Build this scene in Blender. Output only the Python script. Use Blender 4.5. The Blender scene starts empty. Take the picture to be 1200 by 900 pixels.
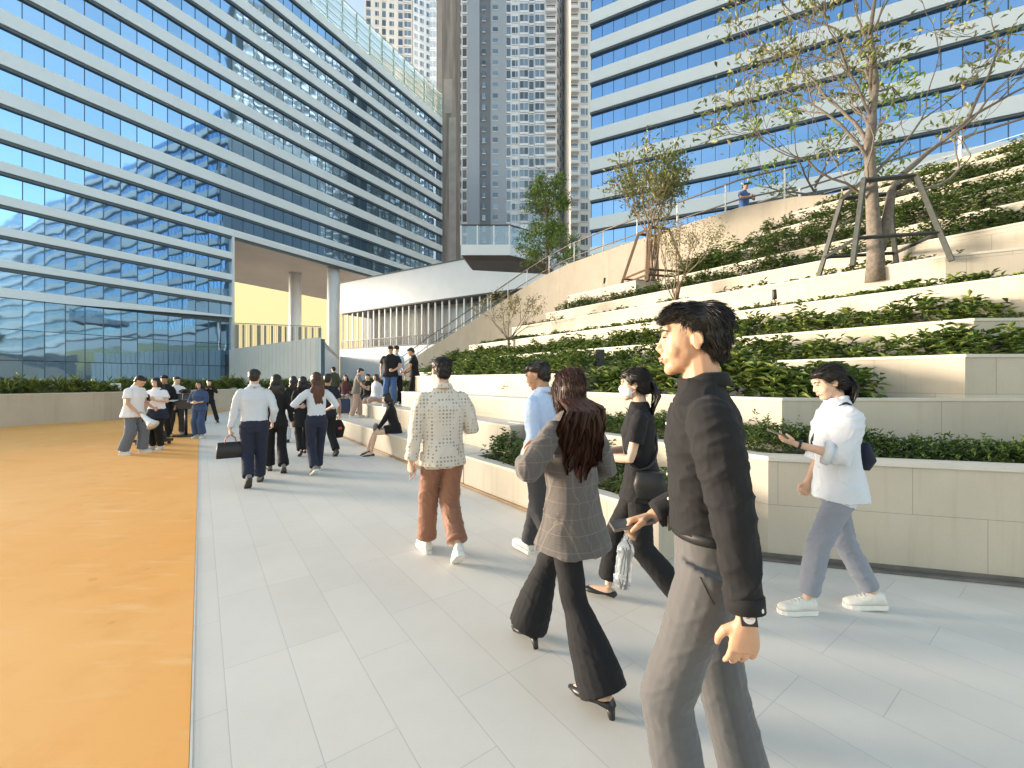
import bpy, bmesh, math, random
import numpy as np
from mathutils import Vector, Matrix, noise
random.seed(11); RNG = np.random.default_rng(5)
sc = bpy.context.scene; COL = sc.collection
PI = math.pi; R = math.radians
EYE = 1.52; F = 500.0; UC = 600.0; VH = 445.0

# ------------------------------------------------------------------ materials
def nt(name):
    m = bpy.data.materials.new(name); m.use_nodes = True
    n = m.node_tree; b = n.nodes['Principled BSDF']
    return m, n, b
def math_node(n, op, a=None, b=None):
    k = n.nodes.new('ShaderNodeMath'); k.operation = op
    for i, v in enumerate((a, b)):
        if v is None: continue
        if isinstance(v, (int, float)): k.inputs[i].default_value = v
        else: n.links.new(v, k.inputs[i])
    return k.outputs[0]
def mixcol(n, fac, c1, c2, mode='MIX'):
    k = n.nodes.new('ShaderNodeMix'); k.data_type = 'RGBA'; k.blend_type = mode
    for s, v in ((0, fac), (6, c1), (7, c2)):
        if isinstance(v, (int, float)): k.inputs[s].default_value = v
        elif isinstance(v, tuple): k.inputs[s].default_value = (*v, 1) if len(v) == 3 else v
        else: n.links.new(v, k.inputs[s])
    return k.outputs[2]
def texco(n, kind='Object', scale=None, rot=None):
    t = n.nodes.new('ShaderNodeTexCoord'); o = t.outputs[kind]
    if scale or rot:
        mp = n.nodes.new('ShaderNodeMapping')
        if scale: mp.inputs['Scale'].default_value = scale
        if rot: mp.inputs['Rotation'].default_value = rot
        n.links.new(o, mp.inputs['Vector']); o = mp.outputs[0]
    return o
def noise_tex(n, vec, scale, detail=4, rough=.55):
    t = n.nodes.new('ShaderNodeTexNoise'); t.inputs['Scale'].default_value = scale
    t.inputs['Detail'].default_value = detail; t.inputs['Roughness'].default_value = rough
    n.links.new(vec, t.inputs['Vector']); return t.outputs['Fac']
def bump(n, b, h, strength, dist=.01, prev=None):
    k = n.nodes.new('ShaderNodeBump'); k.inputs['Strength'].default_value = strength
    k.inputs['Distance'].default_value = dist; n.links.new(h, k.inputs['Height'])
    if prev: n.links.new(prev, k.inputs['Normal'])
    n.links.new(k.outputs[0], b.inputs['Normal']); return k.outputs[0]
def ramp(n, fac, stops):
    k = n.nodes.new('ShaderNodeValToRGB'); e = k.color_ramp.elements
    while len(e) < len(stops): e.new(.5)
    for i, (p, c) in enumerate(stops):
        e[i].position = p; e[i].color = (*c, 1) if isinstance(c, tuple) else (c, c, c, 1)
    n.links.new(fac, k.inputs[0]); return k.outputs[0]
MATS = {}
def pbr(name, col, rough=.7, var=.12, vs=3.0, bs=0, bd=.002, bst=.5, metal=0, spec=.5, coat=0, trans=0, sss=0, stretch=None):
    if name in MATS: return MATS[name]
    m, n, b = nt(name)
    v = texco(n, 'Object', scale=stretch)
    if var:
        f = noise_tex(n, v, vs)
        dk = tuple(c*(1-var) for c in col); lt = tuple(min(1, c*(1+var)) for c in col)
        n.links.new(mixcol(n, ramp(n, f, [(.3, 0.0), (.7, 1.0)]), dk, lt), b.inputs['Base Color'])
    else: b.inputs['Base Color'].default_value = (*col, 1)
    b.inputs['Roughness'].default_value = rough; b.inputs['Metallic'].default_value = metal
    b.inputs['Specular IOR Level'].default_value = spec; b.inputs['Coat Weight'].default_value = coat
    b.inputs['Transmission Weight'].default_value = trans
    if sss:
        b.inputs['Subsurface Weight'].default_value = sss
        b.inputs['Subsurface Radius'].default_value = (.6, .25, .15); b.inputs['Subsurface Scale'].default_value = .012
    if bs: bump(n, b, noise_tex(n, v, bs, 6), bst, bd)
    MATS[name] = m; return m

def fabric(name, col, rough=.85, weave=420, var=.1, sheen=.2, kind=None, col2=None, slub=None):
    if name in MATS: return MATS[name]
    m, n, b = nt(name); v = texco(n)
    f = noise_tex(n, v, 7, 3)
    base = mixcol(n, f, tuple(c*(1-var) for c in col), tuple(min(1, c*(1+var)) for c in col))
    sep = n.nodes.new('ShaderNodeSeparateXYZ'); n.links.new(v, sep.inputs[0])
    def lines(o, period, w, ph=0):
        a = math_node(n, 'ADD', math_node(n, 'DIVIDE', o, period), 50+ph)
        a = math_node(n, 'FRACT', a)
        return math_node(n, 'LESS_THAN', a, w)
    if kind == 'plaid':
        diag = math_node(n, 'ADD', sep.outputs[0], math_node(n, 'MULTIPLY', sep.outputs[1], .35))
        g1 = lines(diag, .06, .05); g2 = lines(sep.outputs[2], .075, .04)
        g3 = lines(diag, .012, .35); g4 = lines(sep.outputs[2], .012, .35)
        chk = math_node(n, 'MULTIPLY', g3, g4)
        base = mixcol(n, math_node(n, 'MULTIPLY', chk, .35), base, tuple(c*.45 for c in col))
        base = mixcol(n, math_node(n, 'MULTIPLY', math_node(n, 'MAXIMUM', g1, g2), .55), base, col2)
    if kind == 'dots':
        w = texco(n)
        vo = n.nodes.new('ShaderNodeTexVoronoi'); vo.inputs['Scale'].default_value = 34
        vo.inputs['Randomness'].default_value = .12
        n.links.new(w, vo.inputs['Vector'])
        d = math_node(n, 'LESS_THAN', vo.outputs['Distance'], .30)
        base = mixcol(n, math_node(n, 'MULTIPLY', d, .75), base, col2)
    if kind == 'denim':
        w = noise_tex(n, texco(n, scale=(1, 1, .15)), 160, 2)
        base = mixcol(n, w, tuple(c*.6 for c in col), tuple(min(1, c*1.5) for c in col))
    n.links.new(base, b.inputs['Base Color']); b.inputs['Roughness'].default_value = rough
    b.inputs['Sheen Weight'].default_value = sheen if max(col) > .1 else .03; b.inputs['Specular IOR Level'].default_value = .25
    nv = noise_tex(n, texco(n, scale=(1, 1, .45)), 14, 4)
    p = bump(n, b, nv, .3, .012)
    bump(n, b, noise_tex(n, v, weave, 2), .25, .001, p)
    MATS[name] = m; return m

# ------------------------------------------------------------------ tagging
def tag(o, label=None, cat=None, group=None, kind=None):
    if label: o['label'] = label
    if cat: o['category'] = cat
    if group: o['group'] = group
    if kind: o['kind'] = kind
    return o
def empty(name, loc=(0, 0, 0), rz=0, label=None, cat=None, group=None):
    o = bpy.data.objects.new(name, None); COL.objects.link(o)
    o.location = loc; o.rotation_euler = (0, 0, rz); o.empty_display_size = .2
    return tag(o, label, cat, group)
def copy_tree(o, parent=None):
    c = o.copy(); COL.objects.link(c); c.parent = parent
    for ch in list(o.children): copy_tree(ch, c)
    return c

# ------------------------------------------------------------------ mesh builder
class MB:
    def __init__(s): s.v = []; s.f = []; s.m = []; s.cur = 0
    def add(s, vs, fs):
        o = len(s.v); s.v += [tuple(p) for p in vs]; s.f += [tuple(i+o for i in f) for f in fs]; s.m += [s.cur]*len(fs)
        return s
    def box(s, c, size, rz=0, rx=0):
        x, y, z = (d/2 for d in size); M = Matrix.Rotation(rz, 3, 'Z') @ Matrix.Rotation(rx, 3, 'X'); c = Vector(c)
        vs = [c + M @ Vector((i*x, j*y, k*z)) for i in (-1, 1) for j in (-1, 1) for k in (-1, 1)]
        return s.add(vs, [(0, 1, 3, 2), (4, 6, 7, 5), (0, 4, 5, 1), (2, 3, 7, 6), (0, 2, 6, 4), (1, 5, 7, 3)])
    def bx(s, o, ax, ay, az, x0, x1, y0, y1, z0, z1):   # box in a local frame
        o = Vector(o); vs = [o + ax*a + ay*b + az*c for a in (x0, x1) for b in (y0, y1) for c in (z0, z1)]
        return s.add(vs, [(0, 1, 3, 2), (4, 6, 7, 5), (0, 4, 5, 1), (2, 3, 7, 6), (0, 2, 6, 4), (1, 5, 7, 3)])
    def quad(s, a, b, c, d): return s.add([a, b, c, d], [(0, 1, 2, 3)])
    def prism(s, pts, z0, z1):
        n = len(pts); vs = [(p[0], p[1], z0) for p in pts] + [(p[0], p[1], z1) for p in pts]
        return s.add(vs, [tuple(range(n))[::-1], tuple(range(n, 2*n))] + [(i, (i+1) % n, n+(i+1) % n, n+i) for i in range(n)])
    def tube(s, pts, rad, seg=10, up=None, cap=True):
        # rad: list of r or (ra, rb); ra along 'side', rb along the other
        pts = [Vector(p) for p in pts]; n = len(pts)
        if isinstance(rad, (int, float)): rad = [rad]*n
        t0 = (pts[1]-pts[0]).normalized()
        ref = Vector(up) if up is not None else (Vector((0, 0, 1)) if abs(t0.z) < .8 else Vector((0, 1, 0)))
        side = ref.cross(t0).normalized(); vs = []
        for i, p in enumerate(pts):
            t = (pts[min(i+1, n-1)]-pts[max(i-1, 0)])
            t = t.normalized() if t.length > 1e-9 else t0
            side = (side - t*side.dot(t)).normalized(); oth = t.cross(side)
            r = rad[i]; ra, rb = (r, r) if isinstance(r, (int, float)) else r
            for k in range(seg):
                a = 2*PI*k/seg; vs.append(p + side*(ra*math.cos(a)) + oth*(rb*math.sin(a)))
        fs = [(i*seg+k, i*seg+(k+1) % seg, (i+1)*seg+(k+1) % seg, (i+1)*seg+k) for i in range(n-1) for k in range(seg)]
        if cap: fs += [tuple(range(seg))[::-1], tuple(range((n-1)*seg, n*seg))]
        return s.add(vs, fs)
    def ell(s, c, r, M=None, seg=14, rings=9):
        c = Vector(c); M = M or Matrix.Identity(3); vs = []
        for i in range(1, rings):
            th = PI*i/rings
            for k in range(seg):
                a = 2*PI*k/seg
                vs.append(c + M @ Vector((r[0]*math.sin(th)*math.cos(a), r[1]*math.sin(th)*math.sin(a), r[2]*math.cos(th))))
        vs += [c + M @ Vector((0, 0, r[2])), c + M @ Vector((0, 0, -r[2]))]
        fs = [(i*seg+k, (i+1)*seg+k, (i+1)*seg+(k+1) % seg, i*seg+(k+1) % seg) for i in range(rings-2) for k in range(seg)]
        T = (rings-1)*seg
        fs += [(T, k, (k+1) % seg) for k in range(seg)] + [(T+1, (rings-2)*seg+(k+1) % seg, (rings-2)*seg+k) for k in range(seg)]
        return s.add(vs, fs)
    def loft(s, secs, seg=28, p=2.3):
        # secs: (center, rx, ry, [Mrot]) horizontal superellipse sections in z order
        vs = []
        for sec in secs:
            c = Vector(sec[0]); rx, ry = sec[1], sec[2]; M = sec[3] if len(sec) > 3 else Matrix.Identity(3)
            for k in range(seg):
                a = 2*PI*k/seg; ca, sa = math.cos(a), math.sin(a)
                q = Vector((math.copysign(abs(ca)**(2/p), ca)*rx, math.copysign(abs(sa)**(2/p), sa)*ry, 0))
                vs.append(c + M @ q)
        n = len(secs)
        fs = [(i*seg+k, i*seg+(k+1) % seg, (i+1)*seg+(k+1) % seg, (i+1)*seg+k) for i in range(n-1) for k in range(seg)]
        fs += [tuple(range(seg))[::-1], tuple(range((n-1)*seg, n*seg))]
        return s.add(vs, fs)
    def mesh(s, name):
        me = bpy.data.meshes.new(name); me.from_pydata(s.v, [], s.f)
        if any(s.m): me.polygons.foreach_set('material_index', s.m)
        me.update(); return me
    def build(s, name, mats, parent=None, smooth=False, loc=None, bevel=0, world=False):
        me = s.mesh(name)
        for m in (mats if isinstance(mats, (list, tuple)) else [mats]): me.materials.append(m)
        o = bpy.data.objects.new(name, me); COL.objects.link(o)
        if smooth: me.polygons.foreach_set('use_smooth', [True]*len(me.polygons))
        if loc is not None:
            L = Vector(loc); me.transform(Matrix.Translation(-L)); o.location = L
        if parent:
            o.parent = parent
            if world: o.matrix_parent_inverse = parent.matrix_basis.inverted()
        if bevel:
            bm = bmesh.new(); bm.from_mesh(me)
            bmesh.ops.remove_doubles(bm, verts=bm.verts, dist=1e-5)
            bmesh.ops.bevel(bm, geom=[e for e in bm.edges if len(e.link_faces) == 2 and e.calc_face_angle(0) > .5], offset=bevel, segments=2, affect='EDGES', clamp_overlap=True)
            bm.to_mesh(me); bm.free()
        return o
def structure(o): o['kind'] = 'structure'; return o

# ------------------------------------------------------------------ ground frame: s runs along the path, c across it
DV = Vector((-.5895, .8078, 0)); CV = Vector((.8078, .5895, 0))
def cs(c, s, z=0): return CV*c + DV*s + Vector((0, 0, z))
def at(u, Y, z=0): return Vector(((u-UC)/F*Y, Y, z))        # a point Y metres ahead of the lens
def s_at(c, u):
    k = (u-UC)/F; Y = c/(k*CV.x+CV.y); return Y*(k*DV.x+DV.y)
# ================================================================== materials of the site
def stone_mat(name, col, jx, jz, rot=0, joint=.55, facade=False):
    m, n, b = nt(name)
    g = n.nodes.new('ShaderNodeNewGeometry')
    sep = n.nodes.new('ShaderNodeSeparateXYZ'); n.links.new(g.outputs['Position'], sep.inputs[0])
    # run coordinate: along the dominant wall direction
    run = math_node(n, 'SUBTRACT', math_node(n, 'MULTIPLY', sep.outputs[0], .85), math_node(n, 'MULTIPLY', sep.outputs[1], .53))
    cb = n.nodes.new('ShaderNodeCombineXYZ'); n.links.new(run, cb.inputs[0]); n.links.new(sep.outputs[2], cb.inputs[1])
    br = n.nodes.new('ShaderNodeTexBrick'); n.links.new(cb.outputs[0], br.inputs['Vector'])
    br.inputs['Scale'].default_value = 1; br.inputs['Brick Width'].default_value = jx; br.inputs['Row Height'].default_value = jz
    br.inputs['Mortar Size'].default_value = .0025; br.inputs['Mortar Smooth'].default_value = .3
    br.inputs['Color1'].default_value = (*[c*.95 for c in col], 1); br.inputs['Color2'].default_value = (*[c*1.04 for c in col], 1)
    br.inputs['Mortar'].default_value = (*[c*joint for c in col], 1)
    f = noise_tex(n, g.outputs['Position'], 1.3, 6, .6); f2 = noise_tex(n, g.outputs['Position'], 45, 5, .7)
    c2 = mixcol(n, ramp(n, f, [(.35, 0.0), (.7, 1.0)]), (.90, .89, .86), (1.03, 1.02, 1.0))
    o = mixcol(n, 1.0, br.outputs['Color'], c2, 'MULTIPLY')
    o = mixcol(n, 1.0, o, mixcol(n, f2, (.93, .93, .93), (1.05, 1.05, 1.04)), 'MULTIPLY')
    # water streaks running down from the coping
    st = n.nodes.new('ShaderNodeMapping'); st.inputs['Scale'].default_value = (6, 6, .35); n.links.new(g.outputs['Position'], st.inputs['Vector'])
    s = noise_tex(n, st.outputs[0], 1.5, 3, .6)
    o = mixcol(n, 1.0, o, mixcol(n, ramp(n, s, [(.55, 0.0), (.75, 1.0)]), (1, 1, 1), (.90, .88, .84)), 'MULTIPLY')
    n.links.new(o, b.inputs['Base Color']); b.inputs['Roughness'].default_value = .75
    p = bump(n, b, f2, .35, .003); bump(n, b, br.outputs['Fac'], .3, -.003, p)
    return m
M_STONE = stone_mat('cream_limestone', (.55, .50, .425), .9, .46)
M_COPE = pbr('pale_coping', (.58, .55, .49), .6, .08, 4, 60, .002)
M_BIGWALL = stone_mat('beige_render', (.53, .475, .40), 2.4, 40, joint=.85)
M_WHITE = pbr('white_panel', (.72, .74, .76), .45, .04, .4)
M_WHITEM = pbr('white_paint_metal', (.78, .79, .80), .35, .03, 3)
M_DARKM = pbr('dark_metal', (.055, .055, .06), .45, .15, 6, metal=.4)
M_RAIL = pbr('bronze_rail', (.17, .14, .12), .4, .1, 5, metal=.5)
M_SOIL = pbr('soil', (.10, .075, .05), .95, .35, 9, 40, .02)
M_BRONZE = pbr('bronze_strip', (.33, .22, .12), .4, .1, 5, metal=.5)
M_BLACKP = pbr('black_plastic', (.02, .02, .022), .45, .1, 8)
M_STAKE = pbr('painted_stake', (.05, .056, .05), .55, .25, 14, 60, .002)
M_WOODSTAKE = pbr('brown_stake', (.16, .10, .06), .7, .25, 14, 60, .002)

def paving_mat():
    m, n, b = nt('paving_slabs')
    v = texco(n, 'Object', rot=(0, 0, 0))
    br = n.nodes.new('ShaderNodeTexBrick')
    mp = n.nodes.new('ShaderNodeMapping'); mp.inputs['Location'].default_value = (0, .10, 0)
    n.links.new(v, mp.inputs[0]); n.links.new(mp.outputs[0], br.inputs['Vector'])
    br.inputs['Scale'].default_value = 1; br.inputs['Brick Width'].default_value = .9; br.inputs['Row Height'].default_value = .298
    br.inputs['Mortar Size'].default_value = .0022; br.inputs['Mortar Smooth'].default_value = .2; br.offset = .37; br.offset_frequency = 3
    A = (.69, .655, .60)
    br.inputs['Color1'].default_value = (*[c*.97 for c in A], 1); br.inputs['Color2'].default_value = (*[c*1.025 for c in A], 1)
    br.inputs['Mortar'].default_value = (.52, .51, .49, 1); br.inputs['Bias'].default_value = 0
    f = noise_tex(n, v, .55, 5, .6); f2 = noise_tex(n, v, 120, 4, .7); f3 = noise_tex(n, v, 5, 6, .7)
    o = mixcol(n, 1.0, br.outputs['Color'], mixcol(n, ramp(n, f, [(.3, 0.0), (.7, 1.0)]), (.93, .93, .93), (1.04, 1.04, 1.04)), 'MULTIPLY')
    o = mixcol(n, 1.0, o, mixcol(n, f3, (.94, .935, .92), (1.03, 1.03, 1.03)), 'MULTIPLY')
    o = mixcol(n, 1.0, o, mixcol(n, f2, (.93, .93, .93), (1.07, 1.07, 1.07)), 'MULTIPLY')
    n.links.new(o, b.inputs['Base Color'])
    b.inputs['Roughness'].default_value = .62
    p = bump(n, b, f2, .15, .002); bump(n, b, br.outputs['Fac'], .35, -.003, p)
    return m
def court_mat():
    m, n, b = nt('orange_court')
    v = texco(n)
    f = noise_tex(n, v, .35, 5, .6); f2 = noise_tex(n, v, 260, 3, .8); f3 = noise_tex(n, v, 2.2, 7, .65)
    o = mixcol(n, ramp(n, f, [(.3, 0.0), (.7, 1.0)]), (.84, .375, .075), (.90, .48, .155))
    o = mixcol(n, math_node(n, 'MULTIPLY', ramp(n, f3, [(.5, 0.0), (.78, 1.0)]), .5), o, (.68, .28, .05))
    st = noise_tex(n, texco(n, scale=(.6, 3.0, 1), rot=(0, 0, .6)), 2.2, 5, .6)
    o = mixcol(n, math_node(n, 'MULTIPLY', ramp(n, st, [(.56, 0.0), (.72, 1.0)]), .45), o, (.92, .60, .30))
    sp = noise_tex(n, v, 4.2, 2, .5)
    o = mixcol(n, math_node(n, 'MULTIPLY', ramp(n, sp, [(.70, 0.0), (.74, 1.0)]), .25), o, (.45, .2, .05))
    o = mixcol(n, 1.0, o, mixcol(n, f2, (.88, .88, .88), (1.1, 1.1, 1.1)), 'MULTIPLY')
    n.links.new(o, b.inputs['Base Color']); b.inputs['Roughness'].default_value = .8
    bump(n, b, f2, .5, .003)
    return m

# ================================================================== ground
def sheet(name, pts, z, mat, rz=0):
    mb = MB(); M = Matrix.Rotation(-rz, 3, 'Z')
    q = [M @ Vector((p[0], p[1], 0)) for p in pts]
    mb.add([(a.x, a.y, 0) for a in q], [tuple(range(len(q)))])
    o = mb.build(name, mat); o.location = (0, 0, z); o.rotation_euler = (0, 0, rz); return structure(o)
ang = math.atan2(DV.y, DV.x)
M_GROUND = pbr('ground_concrete', (.33, .32, .30), .85, .12, .4, 30, .01)
sheet('ground', [(-900, -900), (900, -900), (900, 900), (-900, 900)], -.012, M_GROUND)
c0 = -.03
sheet('path', [cs(c0, -12), cs(16, -12), cs(16, 60), cs(c0, 60)], 0, paving_mat(), ang)
wall_foot = [at(0, 13.6), at(122, 15.8), at(250, 20.5)]
M_COURT = court_mat()
sheet('court', [cs(c0-.008, -12), cs(c0-.008, 21.6), Vector((-14.0, 21.5, 0)), Vector((-15.1, 15.8, 0)), Vector((-16.4, 13.6, 0)), Vector((-22, 4, 0)), Vector((-26, -12, 0))], .004, M_COURT)
sheet('court_edge', [cs(c0-.006, -12), cs(c0+.003, -12), cs(c0+.003, 21.6), cs(c0-.006, 21.6)], .008, pbr('edge_trim', (.62, .60, .56), .5, .1, 6))

# ================================================================== walls along a line
def offset_path(pts, d):
    pts = [Vector((p[0], p[1], 0)) for p in pts]; out = []
    for i, p in enumerate(pts):
        a = (p-pts[i-1]).normalized() if i else None
        b = (pts[i+1]-p).normalized() if i < len(pts)-1 else None
        if a is None: a = b
        if b is None: b = a
        na = Vector((-a.y, a.x, 0)); nb = Vector((-b.y, b.x, 0)); m = (na+nb).normalized()
        out.append(p + m*(d/max(.35, m.dot(na))))
    return out
def wall_strip(mb, pts, z0, z1, th):
    """vertical slab following pts; th is measured to the left of the walking direction"""
    A = [Vector((p[0], p[1], 0)) for p in pts]; B = offset_path(pts, th)
    if not isinstance(z1, (list, tuple)): z1 = [z1]*len(pts)
    n = len(A); vs = []
    for i in range(n):
        for q, z in ((A[i], z0), (A[i], z1[i]), (B[i], z1[i]), (B[i], z0)): vs.append((q.x, q.y, z))
    fs = []
    for i in range(n-1):
        a, b = i*4, (i+1)*4
        for k in range(4): fs.append((a+k, a+(k+1) % 4, b+(k+1) % 4, b+k))
    fs += [(0, 3, 2, 1), ((n-1)*4, (n-1)*4+1, (n-1)*4+2, (n-1)*4+3)]
    mb.add(vs, fs)
def planter(label, pts, z0, z1, th=.16, cope=.035, over=.012, mat=None, cat='planter wall', group=None, name='planter_wall'):
    base = Vector((pts[1][0], pts[1][1], z0))
    o = empty(name, base, 0, label, cat, group)
    mb = MB(); wall_strip(mb, pts, z0, z1-cope, th); mb.build('wall', mat or M_STONE, o, loc=None, world=True)
    if cope:
        mb = MB(); op = offset_path(pts, -over); wall_strip(mb, op, z1-cope, z1, th+over*2)
        mb.build('coping', M_COPE, o, world=True, bevel=.004)
    return o
# walking direction: from the far left end towards the camera/right => "left of walking" is the uphill side (+c)
LV = [  # c, z, u of left end, u of right corner, direction after the corner, label
 (6.0, 1.77, 488, 1131, (1, -.02), 'low cream terrace wall above the long seating steps, ending in a grey corner at right'),
 (6.9, 2.20, 510, 1141, (1, -.06), 'second cream terrace wall up the planted slope, behind the spiky shrubs'),
 (7.7, 2.74, 550, 1230, (.9, -.3), 'third cream terrace wall up the slope, in front of the tall pale tree planter'),
 (8.6, 3.30, 600, 1108, (.6, -.33), 'tall cream terrace wall that carries the bare tree in its four-legged stake frame'),
 (9.5, 3.78, 640, 1250, (.9, -.3), 'fifth cream terrace wall up the slope, passing behind the tree frame'),
 (10.4, 4.32, 770, 1260, (.9, -.3), 'sixth cream terrace wall up the slope, behind dense low shrubs'),
 (11.2, 4.85, 850, 1270, (.9, -.3), 'seventh cream terrace wall up the slope, near the right edge'),
 (12.0, 5.40, 875, 1280, (.9, -.3), 'second highest cream terrace wall at the upper right'),
 (12.8, 5.98, 930, 1290, (.9, -.3), 'highest cream terrace wall at the upper right below the deck railing'),
]
CTOP = 13.7
soil = MB()
PATHS = []
for i, (c, z, ul, ur, e, lab) in enumerate(LV):
    sl, sr = s_at(c, ul), s_at(c, ur)
    E = Vector((e[0], e[1], 0)).normalized()
    corner = cs(c, sr)
    if i == 3:
        end = corner + E*1.0; pts = [cs(CTOP-.02, sl), cs(c, sl), corner, end, end+CV*1.0]
    else:
        end = corner + E*9; pts = [cs(CTOP-.02, sl), cs(c, sl), corner, end]
    zb = LV[i-1][1]-.3 if i else .2
    if i >= 3: zb = LV[i-1][1]-.35
    th = .16
    planter(lab, pts, zb, z, th, group='cream terrace walls stepping up the planted slope')
    PATHS.append((sl, sr, corner, E, end))
    a = cs(c+.08, sl-.1); b = corner + CV*.08 + DV*.02; d = end
    far = cs(CTOP, sr-8)
    zz = z-.045
    if i == 3:
        soil.add([(*cs(c+.1, sl-.05).xy, zz), (*(corner+CV*.1+DV*.06).xy, zz), (*(end+CV*.1).xy, zz), (*(end+CV*2).xy, zz), (*cs(CTOP, sl-.05).xy, zz)], [(0, 1, 2, 3, 4)])
    else:
        soil.add([(*cs(c+.1, sl-.05).xy, zz), (*(corner+CV*.1+DV*.04).xy, zz), (*(d+Vector((0, .1, 0))).xy, zz), (*(d+CV*7).xy, zz), (*cs(CTOP, sl-.05).xy, zz)], [(0, 1, 2, 3, 4)])
# small block on the left carrying the staked tree
slb, srb = s_at(10.25, 665), s_at(10.25, 745)
planter('short pale planter block high on the slope under the staked bushy tree', [cs(CTOP-.02, slb), cs(10.25, slb), cs(10.25, srb), cs(12.4, srb-.9)], 3.4, 4.42, group='cream terrace walls stepping up the planted slope')
soil.add([(*cs(10.35, slb-.1).xy, 4.37), (*cs(10.35, srb+.1).xy, 4.37), (*cs(12.4, srb-.7).xy, 4.37), (*cs(CTOP, srb-.7).xy, 4.37), (*cs(CTOP, slb-.1).xy, 4.37)], [(0, 1, 2, 3, 4)])

# lower right walls (W2, W3)
e2 = Vector((.962, -.272, 0))
w2c = Vector((2.18, 3.63, 0)); w2 = [cs(3.87, 5.4), w2c, w2c+e2*8]
planter('long pale grey-cream wall behind the woman in the white shirt', w2, 0, .87, .17, .04, .015, group='low planter walls beside the path')
w3c = Vector((2.65, 4.19, 0)); w3 = [cs(4.55, 5.0), w3c, w3c+Vector((8, -.25, 0))]
planter('upper pale wall above the trimmed shrubs, behind the head of the woman in white', w3, .6, 1.34, .17, .03, .01, group='low planter walls beside the path')
soil.add([(*(cs(3.95, 5.4)).xy, .82), (*(w2c+CV*.1).xy, .82), (*(w2c+e2*8+Vector((0, .1, 0))).xy, .82), (*(w3c+Vector((8, .2, 0))).xy, .82), (*(w3c+Vector((0, .1, 0))).xy, .82), (*cs(4.6, 5.4).xy, .82)], [(0, 1, 2, 3, 4, 5)])
soil.add([(*(cs(4.65, 5.0)).xy, 1.30), (*(w3c+Vector((.05, .1, 0))).xy, 1.30), (*(w3c+Vector((8, -.1, 0))).xy, 1.30), (*(w3c+Vector((8, 4, 0))).xy, 1.30), (*cs(6.1, 5.0).xy, 1.30)], [(0, 1, 2, 3, 4)])
# front low planter along the path
s_f0, s_f1 = 5.35, s_at(3.05, 772)
f = [cs(3.62, s_f0), cs(3.05, s_f0), cs(3.05, s_f1), cs(3.86, s_f1)]
planter('low cream planter wall beside the path, behind the man in the dotted blazer', f, 0, .44, .13, .035, .012, group='low planter walls beside the path')
soil.add([(*cs(3.15, s_f0-.1).xy, .37), (*cs(3.15, s_f1+.1).xy, .37), (*cs(3.88, s_f1+.1).xy, .37), (*cs(3.88, s_f0-.1).xy, .37)], [(0, 1, 2, 3)])

# seating steps on the left: solid treads
def steps():
    o = empty('seating_steps', cs(3.05, 9), 0, 'wide cream stone seating steps beside the path where people sit and stand', 'steps')
    def tread(c_0, c_1, s0, s1, z0, z1):
        a = MB(); a.prism([cs(c_0, s0).xy, cs(c_1, s0).xy, cs(c_1, s1).xy, cs(c_0, s1).xy], z0, z1-.03)
        t = a.build('riser', M_STONE, o, world=True)
        b = MB(); b.prism([cs(c_0-.012, s0+.004).xy, cs(c_1, s0+.004).xy, cs(c_1, s1).xy, cs(c_0-.012, s1).xy], z1-.03, z1)
        b.build('tread', M_COPE, o, world=True, bevel=.004)
    tread(3.05, 9.0, 5.37, 13.4, 0, .44)
    tread(5.0, 12.0, 13.405, 34, 0, .44)
    tread(3.62, 7.0, 5.0, 9.6, .435, .86)
    tread(3.9, 7.0, 9.605, 13.0, .435, .80)
    tread(4.12, 7.0, 4.9, 10.4, .855, 1.22)
    tread(4.62, 5.98, 4.7, 10.7, 1.215, 1.62)
    st = MB(); st.bx(cs(3.05, 0, 0), CV, DV, Vector((0, 0, 1)), -.035, -.013, 3.0, 13.4, .005, .035); st.build('bronze_strip', M_BRONZE, o, world=True)
steps()
soil.add([(*cs(4.75, 4.8).xy, 1.59), (*cs(5.97, 4.8).xy, 1.59), (*cs(5.97, 10.6).xy, 1.59), (*cs(4.75, 10.6).xy, 1.59)], [(0, 3, 2, 1)])
soil.build('soil', M_SOIL)['kind'] = 'structure'
# drain channel at the foot of the right wall
dr = MB(); dr.bx(w2c, e2, Vector((.272, .962, 0)), Vector((0, 0, 1)), -.1, 8, -.075, -.01, .004, .02)
dr.bx(w2c, e2, Vector((.272, .962, 0)), Vector((0, 0, 1)), -.1, 8, -.008, -.002, .004, .05)
tag(dr.build('drain_channel', pbr('drain_metal', (.16, .15, .14), .5, .2, 8, metal=.3)), 'dark grey drain strip along the foot of the long wall at right', 'drain')

# ================================================================== big curved stair wall and upper deck
prof = [(1330, 6.45), (975, 6.50), (930, 6.75), (867, 6.95), (780, 6.95), (700, 6.92), (665, 6.86), (640, 6.68), (612, 6.33), (580, 5.78), (550, 5.10), (520, 4.35), (500, 3.80), (480, 3.0), (462, 2.2), (452, 1.6)]
pf = [(s_at(CTOP, u), z) for u, z in prof]
bw = empty('stair_wall', cs(CTOP, pf[6][0], 0), 0, 'large beige wall curving down to the left beside the stairs', 'wall')
def prism_cs(mb, poly, c_a, c_b):
    n = len(poly); vs = [tuple(cs(c_a, s, z)) for s, z in poly] + [tuple(cs(c_b, s, z)) for s, z in poly]
    mb.add(vs, [tuple(range(n)), tuple(range(n, 2*n))[::-1]] + [(i, n+i, n+(i+1) % n, (i+1) % n) for i in range(n)])
mb = MB(); prism_cs(mb, [(pf[0][0], 0)] + pf + [(pf[-1][0], 0)], CTOP, CTOP+.35); mb.build('wall', M_BIGWALL, bw, world=True)
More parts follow.
